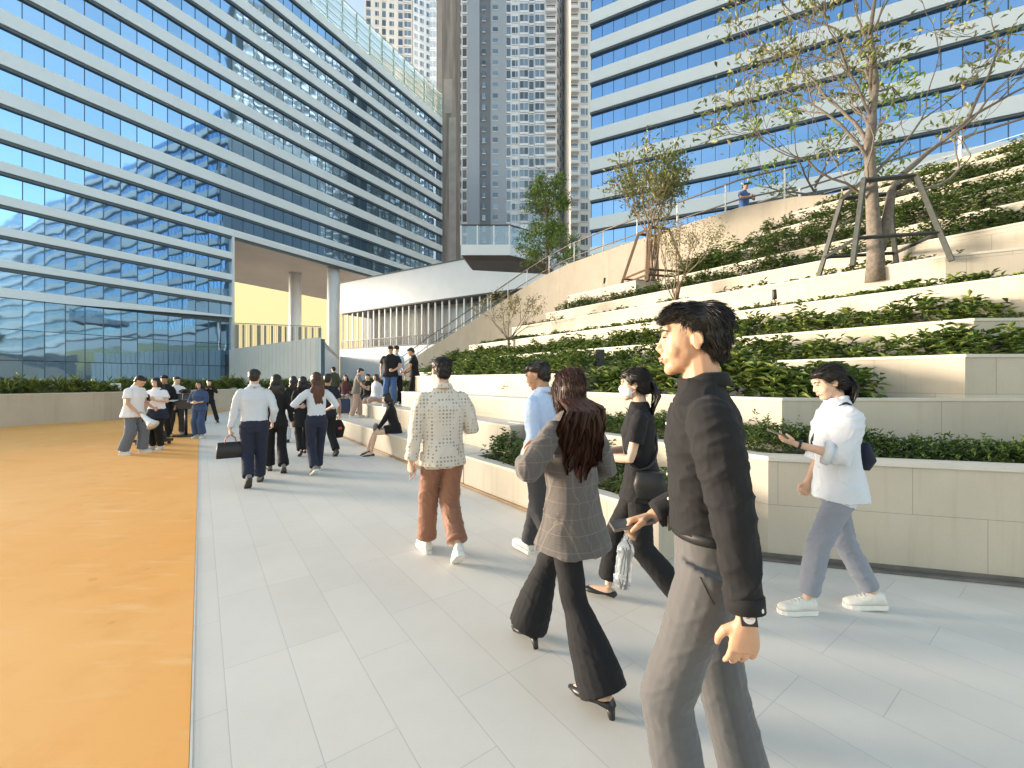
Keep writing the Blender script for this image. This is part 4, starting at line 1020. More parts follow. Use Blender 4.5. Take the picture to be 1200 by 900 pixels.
def person(label, loc, yaw, H=1.68, fem=False, bulk=1.0, lean=0, pel=.905, twist=0, legs=None, arms=None, head=(0, 0), skin=SK_A,
           top=None, trousers=None, hair=None, shoes='sneaker', shoe_m=M_SHOEW, sole_m=M_SOLEW, voxel=.008, extras=(), group=None, ccat='person', skirt=None, sit=False, detail=1):
    """local frame: +Y forward, +X right. arms: dict side -> (wrist target, pole, finger dir, palm normal, curl)"""
    k = H/1.70; S = lambda v: Vector(v)*k
    far = voxel > .011
    # ---- skeleton
    P = Vector((0, 0, pel))
    TW = Matrix.Rotation(twist, 3, 'Z'); LN = Matrix.Rotation(-lean, 3, 'X')
    def U(v): v = Vector(v); return P + LN @ (TW @ (v-Vector((0, 0, .905))))
    def UD(v): return LN @ (TW @ Vector(v))
    shw = (.165 if fem else .188)*min(bulk, 1.12); hipw = .088
    body = MB()
    info = {'U': U, 'k': k, 'UD': UD}
    # ---- legs
    legs = legs or {-1: ((-.10, .28, .09), .1), 1: ((.10, -.26, .14), -.55)}
    LG = {}
    for sd_ in (-1, 1):
        ank, pitch = legs[sd_][0], legs[sd_][1]; pole = Vector(legs[sd_][2]) if len(legs[sd_]) > 2 else Vector((0, 1, .1)); foot_yaw = legs[sd_][3] if len(legs[sd_]) > 3 else -sd_*-.12
        hip = P+Vector((sd_*hipw, 0, -.02)); knee, an = ik(hip, Vector(ank), .42, .41, pole); LG[sd_] = (hip, knee, an, pitch, foot_yaw)
        sh = .8 if trousers else 1
        r = [.088, .078, .058, .05, .052, .042, .033, .036]
        pts = [hip, hip.lerp(knee, .35), hip.lerp(knee, .8), knee, knee.lerp(an, .25), knee.lerp(an, .6), knee.lerp(an, .92), an]
        body.tube([S(p) for p in pts], [x*k*sh*(1 if fem else 1.02) for x in r], 12)
        fd = Vector((math.sin(foot_yaw)*math.cos(pitch), math.cos(foot_yaw)*math.cos(pitch), math.sin(pitch)))
        fu = Vector((0, 0, 1)); fu = (fu-fd*fu.dot(fd)).normalized()
        LG[sd_] += (fd, fu)
        if shoes in ('bare', 'heel', 'flat'):
            body.tube([S(an-fd*.045-fu*.045), S(an-fu*.04), S(an+fd*.07-fu*.052), S(an+fd*.14-fu*.064), S(an+fd*.175-fu*.068)], [x*k for x in (.022, .032, .03, .026, .012)], 10)
    # ---- torso, neck
    tw = (.120 if fem else .14)*bulk
    body.loft([(S(P+Vector((0, 0, -.10))), .10*k*bulk, .07*k), (S(P+Vector((0, 0, .02))), .12*k*bulk, .08*k), (S(U((0, 0, 1.07))), tw*k*.86, .08*k, LN), (S(U((0, .005, 1.24))), (shw-.045)*k, .095*k, LN), (S(U((0, -.005, 1.36))), (shw-.055)*k, .062*k, LN), (S(U((0, -.01, 1.42))), .075*k, .052*k, LN), (S(U((0, -.01, 1.47))), .055*k, .05*k, LN)], 20)
    hy, hp = head[0], head[1]; hr = head[2] if len(head) > 2 else 0
    nb = U((0, -.012, 1.44)); HM = LN @ TW @ Matrix.Rotation(hy, 3, 'Z') @ Matrix.Rotation(-hp, 3, 'X') @ Matrix.Rotation(hr, 3, 'Y')
    if len(head) > 3: HM = Matrix.Rotation(hy, 3, 'Z') @ Matrix.Rotation(-hp, 3, 'X')
    hc = nb + (LN @ Vector((0, .012, .06))) + HM @ Vector((0, .028, .095)); hs = .98 if fem else 1.02
    def HP(v): return hc + HM @ (Vector(v)*hs)
    info.update(HP=HP, HM=HM, hc=hc)
    nr = .048 if fem else .058
    body.tube([S(nb-Vector((0, 0, .03))), S(nb.lerp(HP((0, -.02, -.07)), .5)), S(HP((0, -.022, -.05))), S(HP((0, -.026, .0)))], [nr*1.15*k, nr*k, nr*.98*k, nr*.7*k], 14)
    hk = k*hs
    def E(c, r, M=None): body.ell(S(HP(c)), [q*hk for q in r], (HM @ M) if M else HM, seg=18, rings=12)
    E((0, -.018, .034), (.072, .090, .076)); E((0, .022, .0), (.064, .066, .085)); E((0, .026, -.055), (.050, .056, .045)); E((0, .016, -.03), (.061, .060, .052)); E((0, .036, -.042), (.052, .050, .044)); E((0, .077, -.044), (.022, .013, .013)); E((0, .061, -.090), (.023, .021, .019)); E((0, .045, -.082), (.036, .036, .022))
    E((.028, .048, -.028), (.030, .030, .034)); E((-.028, .048, -.028), (.030, .030, .034)); E((0, .072, .034), (.046, .018, .02)); E((.022, .078, .022), (.02, .011, .008)); E((-.022, .078, .022), (.02, .011, .008))
    body.tube([S(HP((0, .080, .022))), S(HP((0, .088, .0))), S(HP((0, .098, -.024))), S(HP((0, .088, -.035)))], [.0075*hk, .0085*hk, .0115*hk, .008*hk], 10)
    for sx in (-1, 1): E((sx*.011, .086, -.030), (.0085, .011, .008))
    E((0, .084, -.051), (.021, .009, .006)); E((0, .081, -.062), (.018, .010, .0065)); E((0, .076, -.056), (.03, .014, .016))
    for sx in (-1, 1):
        Me = Matrix.Rotation(sx*.30, 3, 'Z') @ Matrix.Rotation(-.15, 3, 'X')
        E((sx*.070, -.008, -.008), (.006, .014, .023), Me)
        ring = [HP(Vector((sx*.0735, -.010, -.006)) + Me @ Vector((0, .0145*math.cos(a), .024*math.sin(a)))) for a in [i*2*PI/14 for i in range(-4, 9)]]
        body.tube([S(p) for p in ring], .0036*hk, 6)
    # ---- arms
    arms = arms or {}
    AR = {}
    for sd_ in (-1, 1):
        sh = U((sd_*(shw-.012), -.008, 1.372))
        a = arms.get(sd_, None) or ((sd_*(shw+.08), .02, .86), (0, -1, 0), (0, .1, -1), (-sd_, .1, 0), .45)
        wt = U(a[0]); pole = UD(a[1]); el, wr = ik(sh, wt, .285, .25, pole)
        AR[sd_] = (sh, el, wr)
        al = .88 if fem else 1.0
        body.tube([S(p) for p in (sh-UD((sd_*.03, 0, 0)), sh, sh.lerp(el, .4), sh.lerp(el, .85), el, el.lerp(wr, .3), el.lerp(wr, .75), wr)], [q*k*al for q in (.032, .038, .038, .036, .034, .036, .028, .0245)], 12)
        fdir = UD(a[2]) if len(a) < 6 or not a[5] else Vector(a[2]); pn = UD(a[3])
        # hand frame: palm normal decides where the fingers curl
        cc = hand(body, S(wr), fdir, pn, sd_ < 0, a[4] if not isinstance(a[4], (list, tuple)) else .5, k*(.92 if fem else 1.0), 1.25 if far else 1.0, grip=a[4] if isinstance(a[4], (list, tuple)) else None)
        info['palm%d' % sd_] = cc; info['fdir%d' % sd_] = fdir.normalized(); info['wr%d' % sd_] = S(wr)
    info['AR'] = AR; info['LG'] = LG
    me = remesh(body.mesh('person'), voxel*(.85 if not far else 1), 2 if voxel > .005 else 3, .5)
    me.name = 'person'; me.materials.append(skin); me.polygons.foreach_set('use_smooth', [True]*len(me.polygons))
    root = bpy.data.objects.new('person', me); COL.objects.link(root); root.location = loc; root.rotation_euler = (0, 0, yaw); tag(root, label, ccat, group)
    def part(name, mb, mat, vox=None, sm=4, amp=0, freq=(9, 9, 5), seed=0, parent=None, smooth=True):
        me = mb.mesh(name)
        if vox: me = remesh(me, vox, sm)
        me.name = name
        if amp: folds(me, amp, freq, seed)
        me.materials.append(mat); 
        if smooth: me.polygons.foreach_set('use_smooth', [True]*len(me.polygons))
        o = bpy.data.objects.new(name, me); COL.objects.link(o); o.parent = parent or root; return o
    info['part'] = part; info['S'] = S; info['root'] = root
    # ---- trousers
    cv = max(voxel, .0058) if not far else voxel
    if trousers:
        t = trousers; mb = MB(); w = t.get('w', 1.0)*(.92 if top and top.get('hem', .84) < .9 else 1); hem = t.get('hem', .075); kn = t.get('knee', .072); cut = t.get('cut', .97); rise = t.get('rise', .11)
        hb = (1.0 if fem else .97)*bulk
        mb.loft([(S(P+Vector((0, 0, -.115))), .135*k*w*hb, .10*k*w), (S(P+Vector((0, -.008, -.04))), .168*k*w*hb, .118*k*w), (S(P+Vector((0, -.006, .03))), .160*k*w*hb, .112*k*w), (S(U((0, 0, .905+rise))), (.137 if fem else .152)*k*bulk, .100*k*bulk, LN)], 28)
        for sd_ in (-1, 1):
            hip, knee, an, pitch, fy, fd, fu = LG[sd_]
            pts = [hip+Vector((0, 0, .02)), hip.lerp(knee, .25), hip.lerp(knee, .6), hip.lerp(knee, .92), knee, knee.lerp(an, .12), knee.lerp(an, .45), knee.lerp(an, .8), knee.lerp(an, cut)]
            mid = (kn+hem)/2
            rr = [.098*w, .098*w, .085*w, kn*1.05, kn*1.03, kn, mid if hem > kn else kn*.96, (hem*.85+mid*.15) if hem > kn else mid, hem]
            mb.tube([S(p) for p in pts], [(q*k*(.94 if fem else 1), q*k) for q in rr], 18)
        tr = part('trousers', mb, t['m'], cv, 3, (t.get('amp', .0042)*k), (7, 7, 9), t.get('seed', 3))
        info['trousers'] = tr
    if skirt:
        skirt(info, part, S, LG, P)
    # ---- shoes
    for sd_ in (-1, 1):
        hip, knee, an, pitch, fy, fd, fu = LG[sd_]
        rt = fd.cross(fu)
        if shoes == 'sneaker':
            mb = MB(); B0 = an-fu*.062
            def sec(y, w_, h0, h1): 
                return [S(B0+fd*y+rt*(math.cos(a)*w_)+fu*(h0+(h1-h0)*(.5+.5*math.sin(a)))) for a in [i*2*PI/14 for i in range(14)]]
            ss = [(-.062, .024, .0, .05), (-.055, .034, 0, .085), (-.02, .037, 0, .098), (.02, .039, 0, .092), (.06, .043, 0, .072), (.11, .047, 0, .056), (.155, .043, .002, .046), (.182, .028, .006, .034)]
            vs = [v for s_ in ss for v in sec(*s_)]; n_ = 14
            fs = [(i*n_+j, i*n_+(j+1) % n_, (i+1)*n_+(j+1) % n_, (i+1)*n_+j) for i in range(len(ss)-1) for j in range(n_)]+[tuple(range(n_))[::-1], tuple(range((len(ss)-1)*n_, len(ss)*n_))]
            mb.add(vs, fs); sh_ = part('shoe', mb, shoe_m)
            so = MB(); out = [(-.068, .022), (-.05, .037), (0, .040), (.05, .043), (.11, .050), (.155, .046), (.183, .030), (.192, .012)]
            ring = [(y, w_) for y, w_ in out]+[(y, -w_) for y, w_ in out[::-1]]
            lo_ = [S(B0+fd*y+rt*w_-fu*.020) for y, w_ in ring]; hi_ = [S(B0+fd*y+rt*w_+fu*.010) for y, w_ in ring]; m_ = len(ring)
            so.add(lo_+hi_, [tuple(range(m_))[::-1], tuple(range(m_, 2*m_))]+[(i, (i+1) % m_, m_+(i+1) % m_, m_+i) for i in range(m_)])
            part('sole', so, sole_m, parent=sh_, smooth=False)
            if voxel <= .008:
                lc = MB()
                for q in range(4):
                    y = .04+q*.022; h = .083-q*.008; lc.tube([S(B0+fd*y-rt*.024+fu*(h-.012)), S(B0+fd*(y+.004)+fu*(h+.004)), S(B0+fd*y+rt*.024+fu*(h-.012))], .003*k, 5)
                part('laces', lc, M_SOLEW, parent=sh_)
        else:
            mb = MB(); B0 = an-fu*(.075 if shoes == 'flat' else .08)
            mb.tube([S(B0-fd*.055+fu*.032), S(B0-fd*.045+fu*.022), S(B0+fd*.02+fu*.018), S(B0+fd*.08+fu*.014), S(B0+fd*.14+fu*.012), S(B0+fd*.20+fu*.006)], [(q*k, h*k) for q, h in ((.018, .020), (.034, .030), (.034, .018), (.042, .022), (.040, .024), (.010, .008))], 12, up=fu)
            sh_ = part('shoe', mb, shoe_m)
            if shoes == 'heel':
                hh = MB(); hh.tube([S(B0-fd*.04+fu*.01), S(B0-fd*.045-fu*.045), S(B0-fd*.045-fu*.06)], [.024*k, .016*k, .016*k], 10); part('heel', hh, shoe_m, parent=sh_)
    # ---- top
    if top:
        t = top; mb = MB(); hem = t.get('hem', .84); w = t.get('w', 1.0)*bulk; hw = t.get('hemw', 1.0)
        cw = (shw-.012); sects = []
        big = 1.12 if hem < .9 else 1.0; zz = [(hem, (.165 if fem else .168)*w*hw*big, .118*w*hw*big*big*t.get('hy', 1)), ((hem+1.0)/2, (.158 if fem else .16)*w*(1+hw)/2*(1.05 if hem < .9 else 1), .114*w*(1+hw)/2*(1.12 if hem < .9 else 1)), (1.04, (.138 if fem else .156)*w, .106*w), (1.16, (.146 if fem else .165)*w, .112*w), (1.28, cw*1.0*min(w, 1.12), .118*w), (1.345, cw*.99, .104), (1.385, cw*.90, .090), (1.418, cw*.70, .076), (1.448, .092, .066), (1.475, nr*1.28, nr*1.25)]
        if t.get('v'): zz[-1] = (1.462, nr*1.2, nr*1.2)
        for (z, a, b) in zz:
            c = U((0, (.012 if z < 1.3 and z > 1.1 and fem else 0), z)) if z > .93 else (P+Vector((0, -.004, z-.905)) if not t.get('hang') else U((0, 0, z)))
            M_ = LN @ TW if z > .93 else Matrix.Identity(3)
            sects.append((S(c), a*k, b*k, M_))
        mb.loft(sects, 32, 2.35)
        sl = t.get('sleeve', 1.0); sr = t.get('sr', (.068, .062, .054, .046, .040))
        for sd_ in (-1, 1):
            sh, el, wr = AR[sd_]; pts = [sh-UD((sd_*.05, 0, -.012)), sh+UD((-sd_*.012, 0, -.006)), sh.lerp(el, .35), sh.lerp(el, .8)]; rr = [.046, sr[0]*.86, sr[1]*1.0, sr[2]]
            if sl > .5:
                pts += [el, el.lerp(wr, .25)]; rr += [sr[2]*.98, sr[3]]
                if sl > .7: pts += [el.lerp(wr, .6), el.lerp(wr, min(sl, 1)*.97)]; rr += [sr[3]*.95, sr[4]]
                else: pts += [el.lerp(wr, .34)]; rr += [sr[3]*1.12]
            else: pts = pts[:3]+[sh.lerp(el, .62)]; rr = rr[:3]+[sr[1]*1.08]
            mb.tube([S(p) for p in pts], [q*k*(.92 if fem else 1)*t.get('sw', 1) for q in rr], 16)
        tp = part(t.get('name', 'shirt'), mb, t['m'], cv, 3, t.get('amp', .0045)*k, t.get('freq', (8, 8, 6)), t.get('seed', 5))
        info['top'] = tp
        if trousers and hem < .9: push_out(tp, info['trousers'], 1.0*k, .008)
        if t.get('collar', True) and not far:
            cl = MB(); n_ = 20; ring0 = []; 
            for (h, g) in ((-.02, .018), (.012, .010), (.020, .009), (.016, .014), (-.022, .026)):
                for i in range(n_):
                    a = -PI/2-2.75+5.5*i/(n_-1); dip = -.028*max(0, math.sin(a))
                    ring0.append(S(nb+LN @ TW @ Vector(((nr+g)*math.cos(a), (nr+g)*math.sin(a)+.006, h+.03+dip))))
            cl.add(ring0, [(j*n_+i, j*n_+i+1, (j+1)*n_+i+1, (j+1)*n_+i) for j in range(4) for i in range(n_-1)])
            c_ = part('collar', cl, t['m'], parent=tp)
            so_ = c_.modifiers.new('t', 'SOLIDIFY'); so_.thickness = .003
        if t.get('cuff') and not far:
            for sd_ in (-1, 1):
                sh, el, wr = AR[sd_]; f_ = min(sl, 1)*.97 if sl > .7 else .34; a_, b_ = el.lerp(wr, f_-.13), el.lerp(wr, f_+.03); q = (sr[4] if sl > .7 else sr[3]*1.1)*t.get('sw', 1)
                c2 = MB(); c2.tube([S(a_), S(a_.lerp(b_, .05)), S(b_)], [q*k*.98, q*k*1.09, q*k*1.04], 18); part('cuff', c2, t['m'], parent=tp)
    # ---- hair
    if hair: hair(info, part, S, HP, HM, hk, voxel, body)
    if detail and voxel <= .012:
        for sx in (-1, 1):
            c = HP((sx*.030, .0695, .006)); mb = MB(); mb.ell(S(c), (.0125*hk, .0115*hk, .0055*hk), HM, 12, 8); e_ = part('eye', mb, M_EYEW)
            mb = MB(); mb.ell(S(c+HM @ Vector((0, .0085, 0))), (.0055*hk, .004*hk, .0055*hk), HM, 10, 6); part('iris', mb, M_IRIS, parent=e_)
            mb = MB(); mb.tube([S(HP((sx*(.030+d_), .087-abs(d_)*.55 if d_*1 > 0 else .087-abs(d_)*.2, .0125-abs(d_)*.25))) for d_ in (-.013, 0, .014)], [.0012*hk, .002*hk, .0015*hk], 5); part('eyelash', mb, M_BROW, parent=e_)
            mb = MB(); mb.tube([S(HP((sx*a, b, c_))) for a, b, c_ in ((.012, .0915, .028), (.028, .0895, .034), (.046, .0735, .029))], [(.002*hk, .0035*hk), (.002*hk, .0042*hk), (.0012*hk, .002*hk)], 6); part('eyebrow', mb, M_BROW)
        mb = MB(); mb.tube([S(HP((-.020, .088, -.0565))), S(HP((0, .0945, -.0545))), S(HP((.020, .088, -.0565)))], [.002*hk, .0045*hk, .002*hk], 8); mb.tube([S(HP((-.016, .086, -.060))), S(HP((0, .0915, -.0625))), S(HP((.016, .086, -.060)))], [.002*hk, .0050*hk, .002*hk], 8); part('lips', mb, M_LIP)
    for e in extras: e(info)
    return info

# ---------------- hair styles
def blades(P0, D, L, w, bend, seed=0):
    """thin curved 3-segment strands as flat ribbons"""
    n = len(P0); rg = np.random.default_rng(seed); D = D/np.linalg.norm(D, axis=1, keepdims=True)
    up = rg.normal(0, 1, (n, 3)); side = np.cross(D, up); side /= np.linalg.norm(side, axis=1, keepdims=True); L = L.reshape(-1, 1)
    p1 = P0+D*L*.4; p2 = p1+(D+bend*.6)*L*.35; p3 = p2+(D+bend*1.3)*L*.3
    w = w*rg.uniform(.6, 1.2, (n, 1))
    V = np.stack([P0-side*w, P0+side*w, p1-side*w*.9, p1+side*w*.9, p2-side*w*.6, p2+side*w*.6, p3], 1).reshape(-1, 3); i = np.arange(n)*7
    Fc = np.concatenate([np.stack([i+a, i+b, i+c], 1) for a, b, c in ((0, 1, 3), (0, 3, 2), (2, 3, 5), (2, 5, 4), (4, 5, 6))]); return V, Fc
def strands_on(o, me, n, L, HMn, hcS, flow, w=.0012, lift=.25, seed=1, mat=None):
    rg = np.random.default_rng(seed); nv = len(me.vertices); co = np.empty(nv*3, np.float32); no = np.empty(nv*3, np.float32)
    me.vertices.foreach_get('co', co); me.vertices.foreach_get('normal', no); co = co.reshape(-1, 3); no = no.reshape(-1, 3)
    idx = rg.integers(0, nv, n); P0 = co[idx]-no[idx]*.002+rg.normal(0, .002, (n, 3)); N = no[idx]
    Fd = np.array([flow(p, q) for p, q in zip(P0, N)]); T = Fd-N*np.sum(Fd*N, 1, keepdims=True); T /= np.maximum(np.linalg.norm(T, axis=1, keepdims=True), 1e-4)
    D = T+N*lift+rg.normal(0, .07, (n, 3)); V, Fc = blades(P0, D, L*rg.uniform(.5, 1.25, n), w, -N*.12+T*.3, seed)
    return np_mesh('hair_strands', V, Fc, mat, None)
def hair_short(mat=H_BLACK, fringe=1.0, strands=3500, tall=1.0, fade=True):
    def f(info, part, S, HP, HM, hk, voxel, body):
        mb = MB()
        def E(c, r): mb.ell(S(HP(c)), [q*hk for q in r], HM, 18, 12)
        E((0, -.030, .050*tall+.002), (.081, .092, .070)); E((0, .020, .082*tall), (.066, .066, .034))
        if voxel < .011: E((0, .055, .072*tall), (.058, .036*fringe, .026))
        else: E((0, .045, .084), (.052, .030, .018))
        E((0, -.055, .01), (.075, .062, .062))
        E((0, -.060, -.030), (.060, .048, .040)); E((0, -.015, .060), (.083, .075, .045))
        h = part('hair', mb, mat, max(.0045, min(voxel, .012)), 3, .003, (30, 30, 30), 2)
        if voxel < .009:
            k = info['k']; HMi = HM; c0 = np.array(S(HP((0, 0, 0)))); U3 = np.array([HMi @ Vector(a) for a in ((1, 0, 0), (0, 1, 0), (0, 0, 1))])
            def flow(p, q):
                l = U3 @ (p-c0); 
                v = np.array([l[0]*2, (1.0 if l[1] > -.03 else -.2), -.3 if l[2] > .06 else -1.2])
                if l[2] < .05: v = np.array([0, -.35 if l[1] < .02 else .2, -1.0])
                return U3.T @ v
            o = strands_on(h, h.data, strands, .030*k, None, None, flow, .0007, .16, 3, mat); o.parent = h
    return f
def hair_long(mat=H_BLACK, length=.40, width=.12, back=.07, strands=5000, pony=False, wave=.012, tie=None, side=0, seed=4):
    def f(info, part, S, HP, HM, hk, voxel, body):
        k = info['k']; mb = MB()
        def E(c, r): mb.ell(S(HP(c)), [q*hk for q in r], HM, 18, 12)
        E((0, -.024, .045), (.082, .094, .078)); E((0, -.050, -.005), (.078, .066, .07)); E((0, .03, .078 if voxel < .011 else .088), (.060, .055, .032 if voxel < .011 else .02))
        if pony: E((0, -.055, -.03), (.058, .045, .04))
        else:
            E((.0, -.035, -.03), (.084, .07, .07))
            for sx in (-1, 1): E((sx*.064, .012, -.01), (.022, .052, .072)); E((sx*.062, .0, -.07), (.026, .045, .05))
        h = part('hair', mb, mat, max(.0045, min(voxel, .012)), 3, .003, (30, 30, 12), 2)
        rg = random.Random(seed); lk = MB(); U = info['U']
        if voxel < .009:
            c0 = np.array(S(HP((0, 0, 0)))); U3 = np.array([HM @ Vector(a) for a in ((1, 0, 0), (0, 1, 0), (0, 0, 1))])
            def flow(p, q):
                l = U3 @ (p-c0); return U3.T @ np.array([l[0]*4, -.9 if pony else -.35, -.25 if l[2] > .07 else (-.5 if pony else -1.3)])
            so_ = strands_on(h, h.data, 7000, .05*k, None, None, flow, .0008, .06, 8, mat); so_.parent = h
        nl = 26 if voxel < .009 else (9 if voxel < .012 else 5)
        top = HP((0, -.09, .02)) if pony else None
        cen = []
        for i in range(nl):
            t = (i+.5)/nl; a = (t-.5)*2
            if pony:
                q = HP((0, -.098, .012)); m_ = q+Vector((side+a*.02, 0, 0))+HM @ Vector((0, -.035, -.01)); pts = [q, m_, m_+Vector((a*.03, -.02+rg.uniform(-.02, .01), -length*.35)), m_+Vector((a*.04+rg.uniform(-.01, .01), .0, -length*.7)), m_+Vector((a*.03+rg.uniform(-.01, .01), .01, -length))]
                r = [.009, .014, .015, .011, .003]
            else:
                q = HP((math.sin(a*1.5)*.066, -.02-.062*math.cos(a*1.5), .02)); q2 = HP((math.sin(a*1.45)*.082, -.02-.07*math.cos(a*1.45), -.06))
                ph = rg.uniform(0, 6.28); le = length*(1-.22*a*a)*rg.uniform(.88, 1.06); x = a*width
                zz = q2.z
                pts = [q, q2]
                for j in range(1, 7):
                    fz = j/6; z_ = zz-le*fz; loc_ = U((0, 0, 0)); yb = -(back+.035)-.02*math.cos(a*1.3)+.03*fz
                    c_ = U((x*(1+.25*fz)+wave*math.sin(ph+fz*7), yb+.03*a*a+wave*.8*math.cos(ph+fz*8), .905+(z_-info['U']((0, 0, .905)).z))); c_.z = z_
                    pts.append(c_)
                r = [.010, .016, .018, .018, .017, .016, .012, .004]
            s_ = 1.0 if nl > 20 else (1.7 if nl > 8 else 2.6)
            lk.tube([S(p) for p in pts], [q_*k*s_ for q_ in r], 7); cen.append(([S(p) for p in pts], [q_*k*s_ for q_ in r]))
        l_ = part('hair_lengths', lk, mat, .006 if voxel < .009 else .009, 2, .0035, (40, 40, 7), 6, parent=h)
        if voxel < .009:
            # individual strands following the locks
            rgn = np.random.default_rng(seed); V = []; Fc = []; nn = strands//nl
            for pts, r in cen:
                n_ = len(pts); 
                for _ in range(nn):
                    a0 = rgn.uniform(0, 6.28); rr = rgn.uniform(.7, 1.35); t0 = rgn.integers(0, max(1, n_-4)); base = len(V); wv = rgn.uniform(0, 6)
                    row = []
                    for j in range(t0, n_):
                        off = Vector((math.cos(a0+j*.35), math.sin(a0+j*.35), 0))*(r[j]*rr+.001*rgn.normal()); row.append(pts[j]+off)
                    for j, p in enumerate(row):
                        w_ = .0011*k*(1-j/(len(row))); d_ = Vector((math.cos(a0+1.57), math.sin(a0+1.57), 0))*w_; V += [tuple(p-d_), tuple(p+d_)]
                    for j in range(len(row)-1): b_ = base+j*2; Fc += [(b_, b_+1, b_+3), (b_, b_+3, b_+2)]
            st = np_mesh('hair_strands', np.array(V), np.array(Fc), mat, None); st.parent = h
        if tie:
            tm = MB(); q = HP((0, -.108, .008)); tm.tube([S(q), S(q+HM @ Vector((0, -.018, -.004)))], .02*hk, 10); part('hair_tie', tm, tie, parent=h)
    return f
def cap(mat, brim=True):
    def f(info):
        HP, HM, S, k = info['HP'], info['HM'], info['S'], info['k']; mb = MB(); mb.ell(S(HP((0, -.012, .066))), (.086*k, .1*k, .066*k), HM, 16, 10)
        if brim: mb.tube([S(HP((0, .06, .06))), S(HP((0, .11, .05))), S(HP((0, .145, .04)))], [(.07*k, .01*k), (.06*k, .006*k), (.02*k, .004*k)], 12, up=HM @ Vector((0, 0, 1)))
        info['part']('cap', mb, mat, .01, 2)
    return f
def strap(pa, pb, mat, front=True, r=.012, bag=None, bagpos=None, side=1):
    """cross-body strap over the torso"""
    def f(info):
        U, S, k = info['U'], info['S'], info['k']; mb = MB(); pts = []
        for i in range(17):
            t = i/16; a = t*2*PI
            # loop: shoulder pa to hip pb, passing front and back
            x = pa[0]+(pb[0]-pa[0])*(.5-.5*math.cos(a)); z = pa[1]+(pb[1]-pa[1])*(.5-.5*math.cos(a)); rr = pa[2]+(pb[2]-pa[2])*(.5-.5*math.cos(a)); y = math.sin(a)*rr
            pts.append(S(U((x, y, z))))
        mb.tube(pts, (r*k), 6, up=(0, 1, 0)); info['part']('bag_strap', mb, mat)
    return f
def prop(info, name, label, cat, builders, mats=None):
    """a thing held by a person; geometry given in the person's frame. builders: list of (part name, MB, material)"""
    root = info['root']; M = Matrix.Translation(root.location) @ Matrix.Rotation(root.rotation_euler[2], 4, 'Z')
    allv = [Vector(v) for _, mb, _ in builders for v in mb.v]; c = Vector((sum(v.x for v in allv)/len(allv), sum(v.y for v in allv)/len(allv), min(v.z for v in allv)))
    if len(builders) == 1:
        nm, mb, mt = builders[0]; me = mb.mesh(name); me.transform(Matrix.Translation(-c)); me.materials.append(mt); o = bpy.data.objects.new(name, me); COL.objects.link(o)
        me.polygons.foreach_set('use_smooth', [len(p.vertices) == 4 and len(me.polygons) > 12 for p in me.polygons])
        o.location = M @ c; o.rotation_euler = root.rotation_euler; return tag(o, label, cat)
    E = empty(name, M @ c, root.rotation_euler[2], label, cat)
    for nm, mb, mt in builders:
        me = mb.mesh(nm); me.transform(Matrix.Translation(-c)); me.materials.append(mt); o = bpy.data.objects.new(nm, me); COL.objects.link(o); o.parent = E
        if len(me.polygons) > 30: me.polygons.foreach_set('use_smooth', [True]*len(me.polygons))
    return E
def phone_geo(c, f, u, k=1.0, L=.15, W=.074, T=.009):
    """c centre, f long axis, u screen normal"""
    f = f.normalized(); u = (u-f*u.dot(f)).normalized(); s = f.cross(u)
    b = MB(); b.bx(c, f, s, u, -L/2, L/2, -W/2, W/2, -T/2, T/2); g = MB(); g.bx(c, f, s, u, -L/2+.004, L/2-.004, -W/2+.003, W/2-.003, T/2+.0003, T/2+.0012)
    cm = MB(); cm.bx(c, f, s, u, L/2-.035, L/2-.008, -W/2+.006, -W/2+.034, -T/2-.002, -T/2-.0003)
    return b, g, cm
M_PH = pbr('phone_case', (.16, .14, .12), .4, .05, 20); M_PHR = pbr('coral_phone_case', (.50, .20, .14), .45, .05, 20); M_SCR = pbr('phone_screen', (.05, .055, .065), .12, .2, 30)
M_BAG = pbr('black_leather_bag', (.015, .015, .016), .5, .2, 12, 120, .001); M_HAND = pbr('red_brown_handle', (.35, .13, .09), .5, .1, 12)

PATHYAW = math.atan2(-DV.x, DV.y)    # rotation that turns local +Y into the path direction
def yaw_dir(x, y): return math.atan2(-x, y)
G = lambda u, Y, z=0: at(u, Y, z)

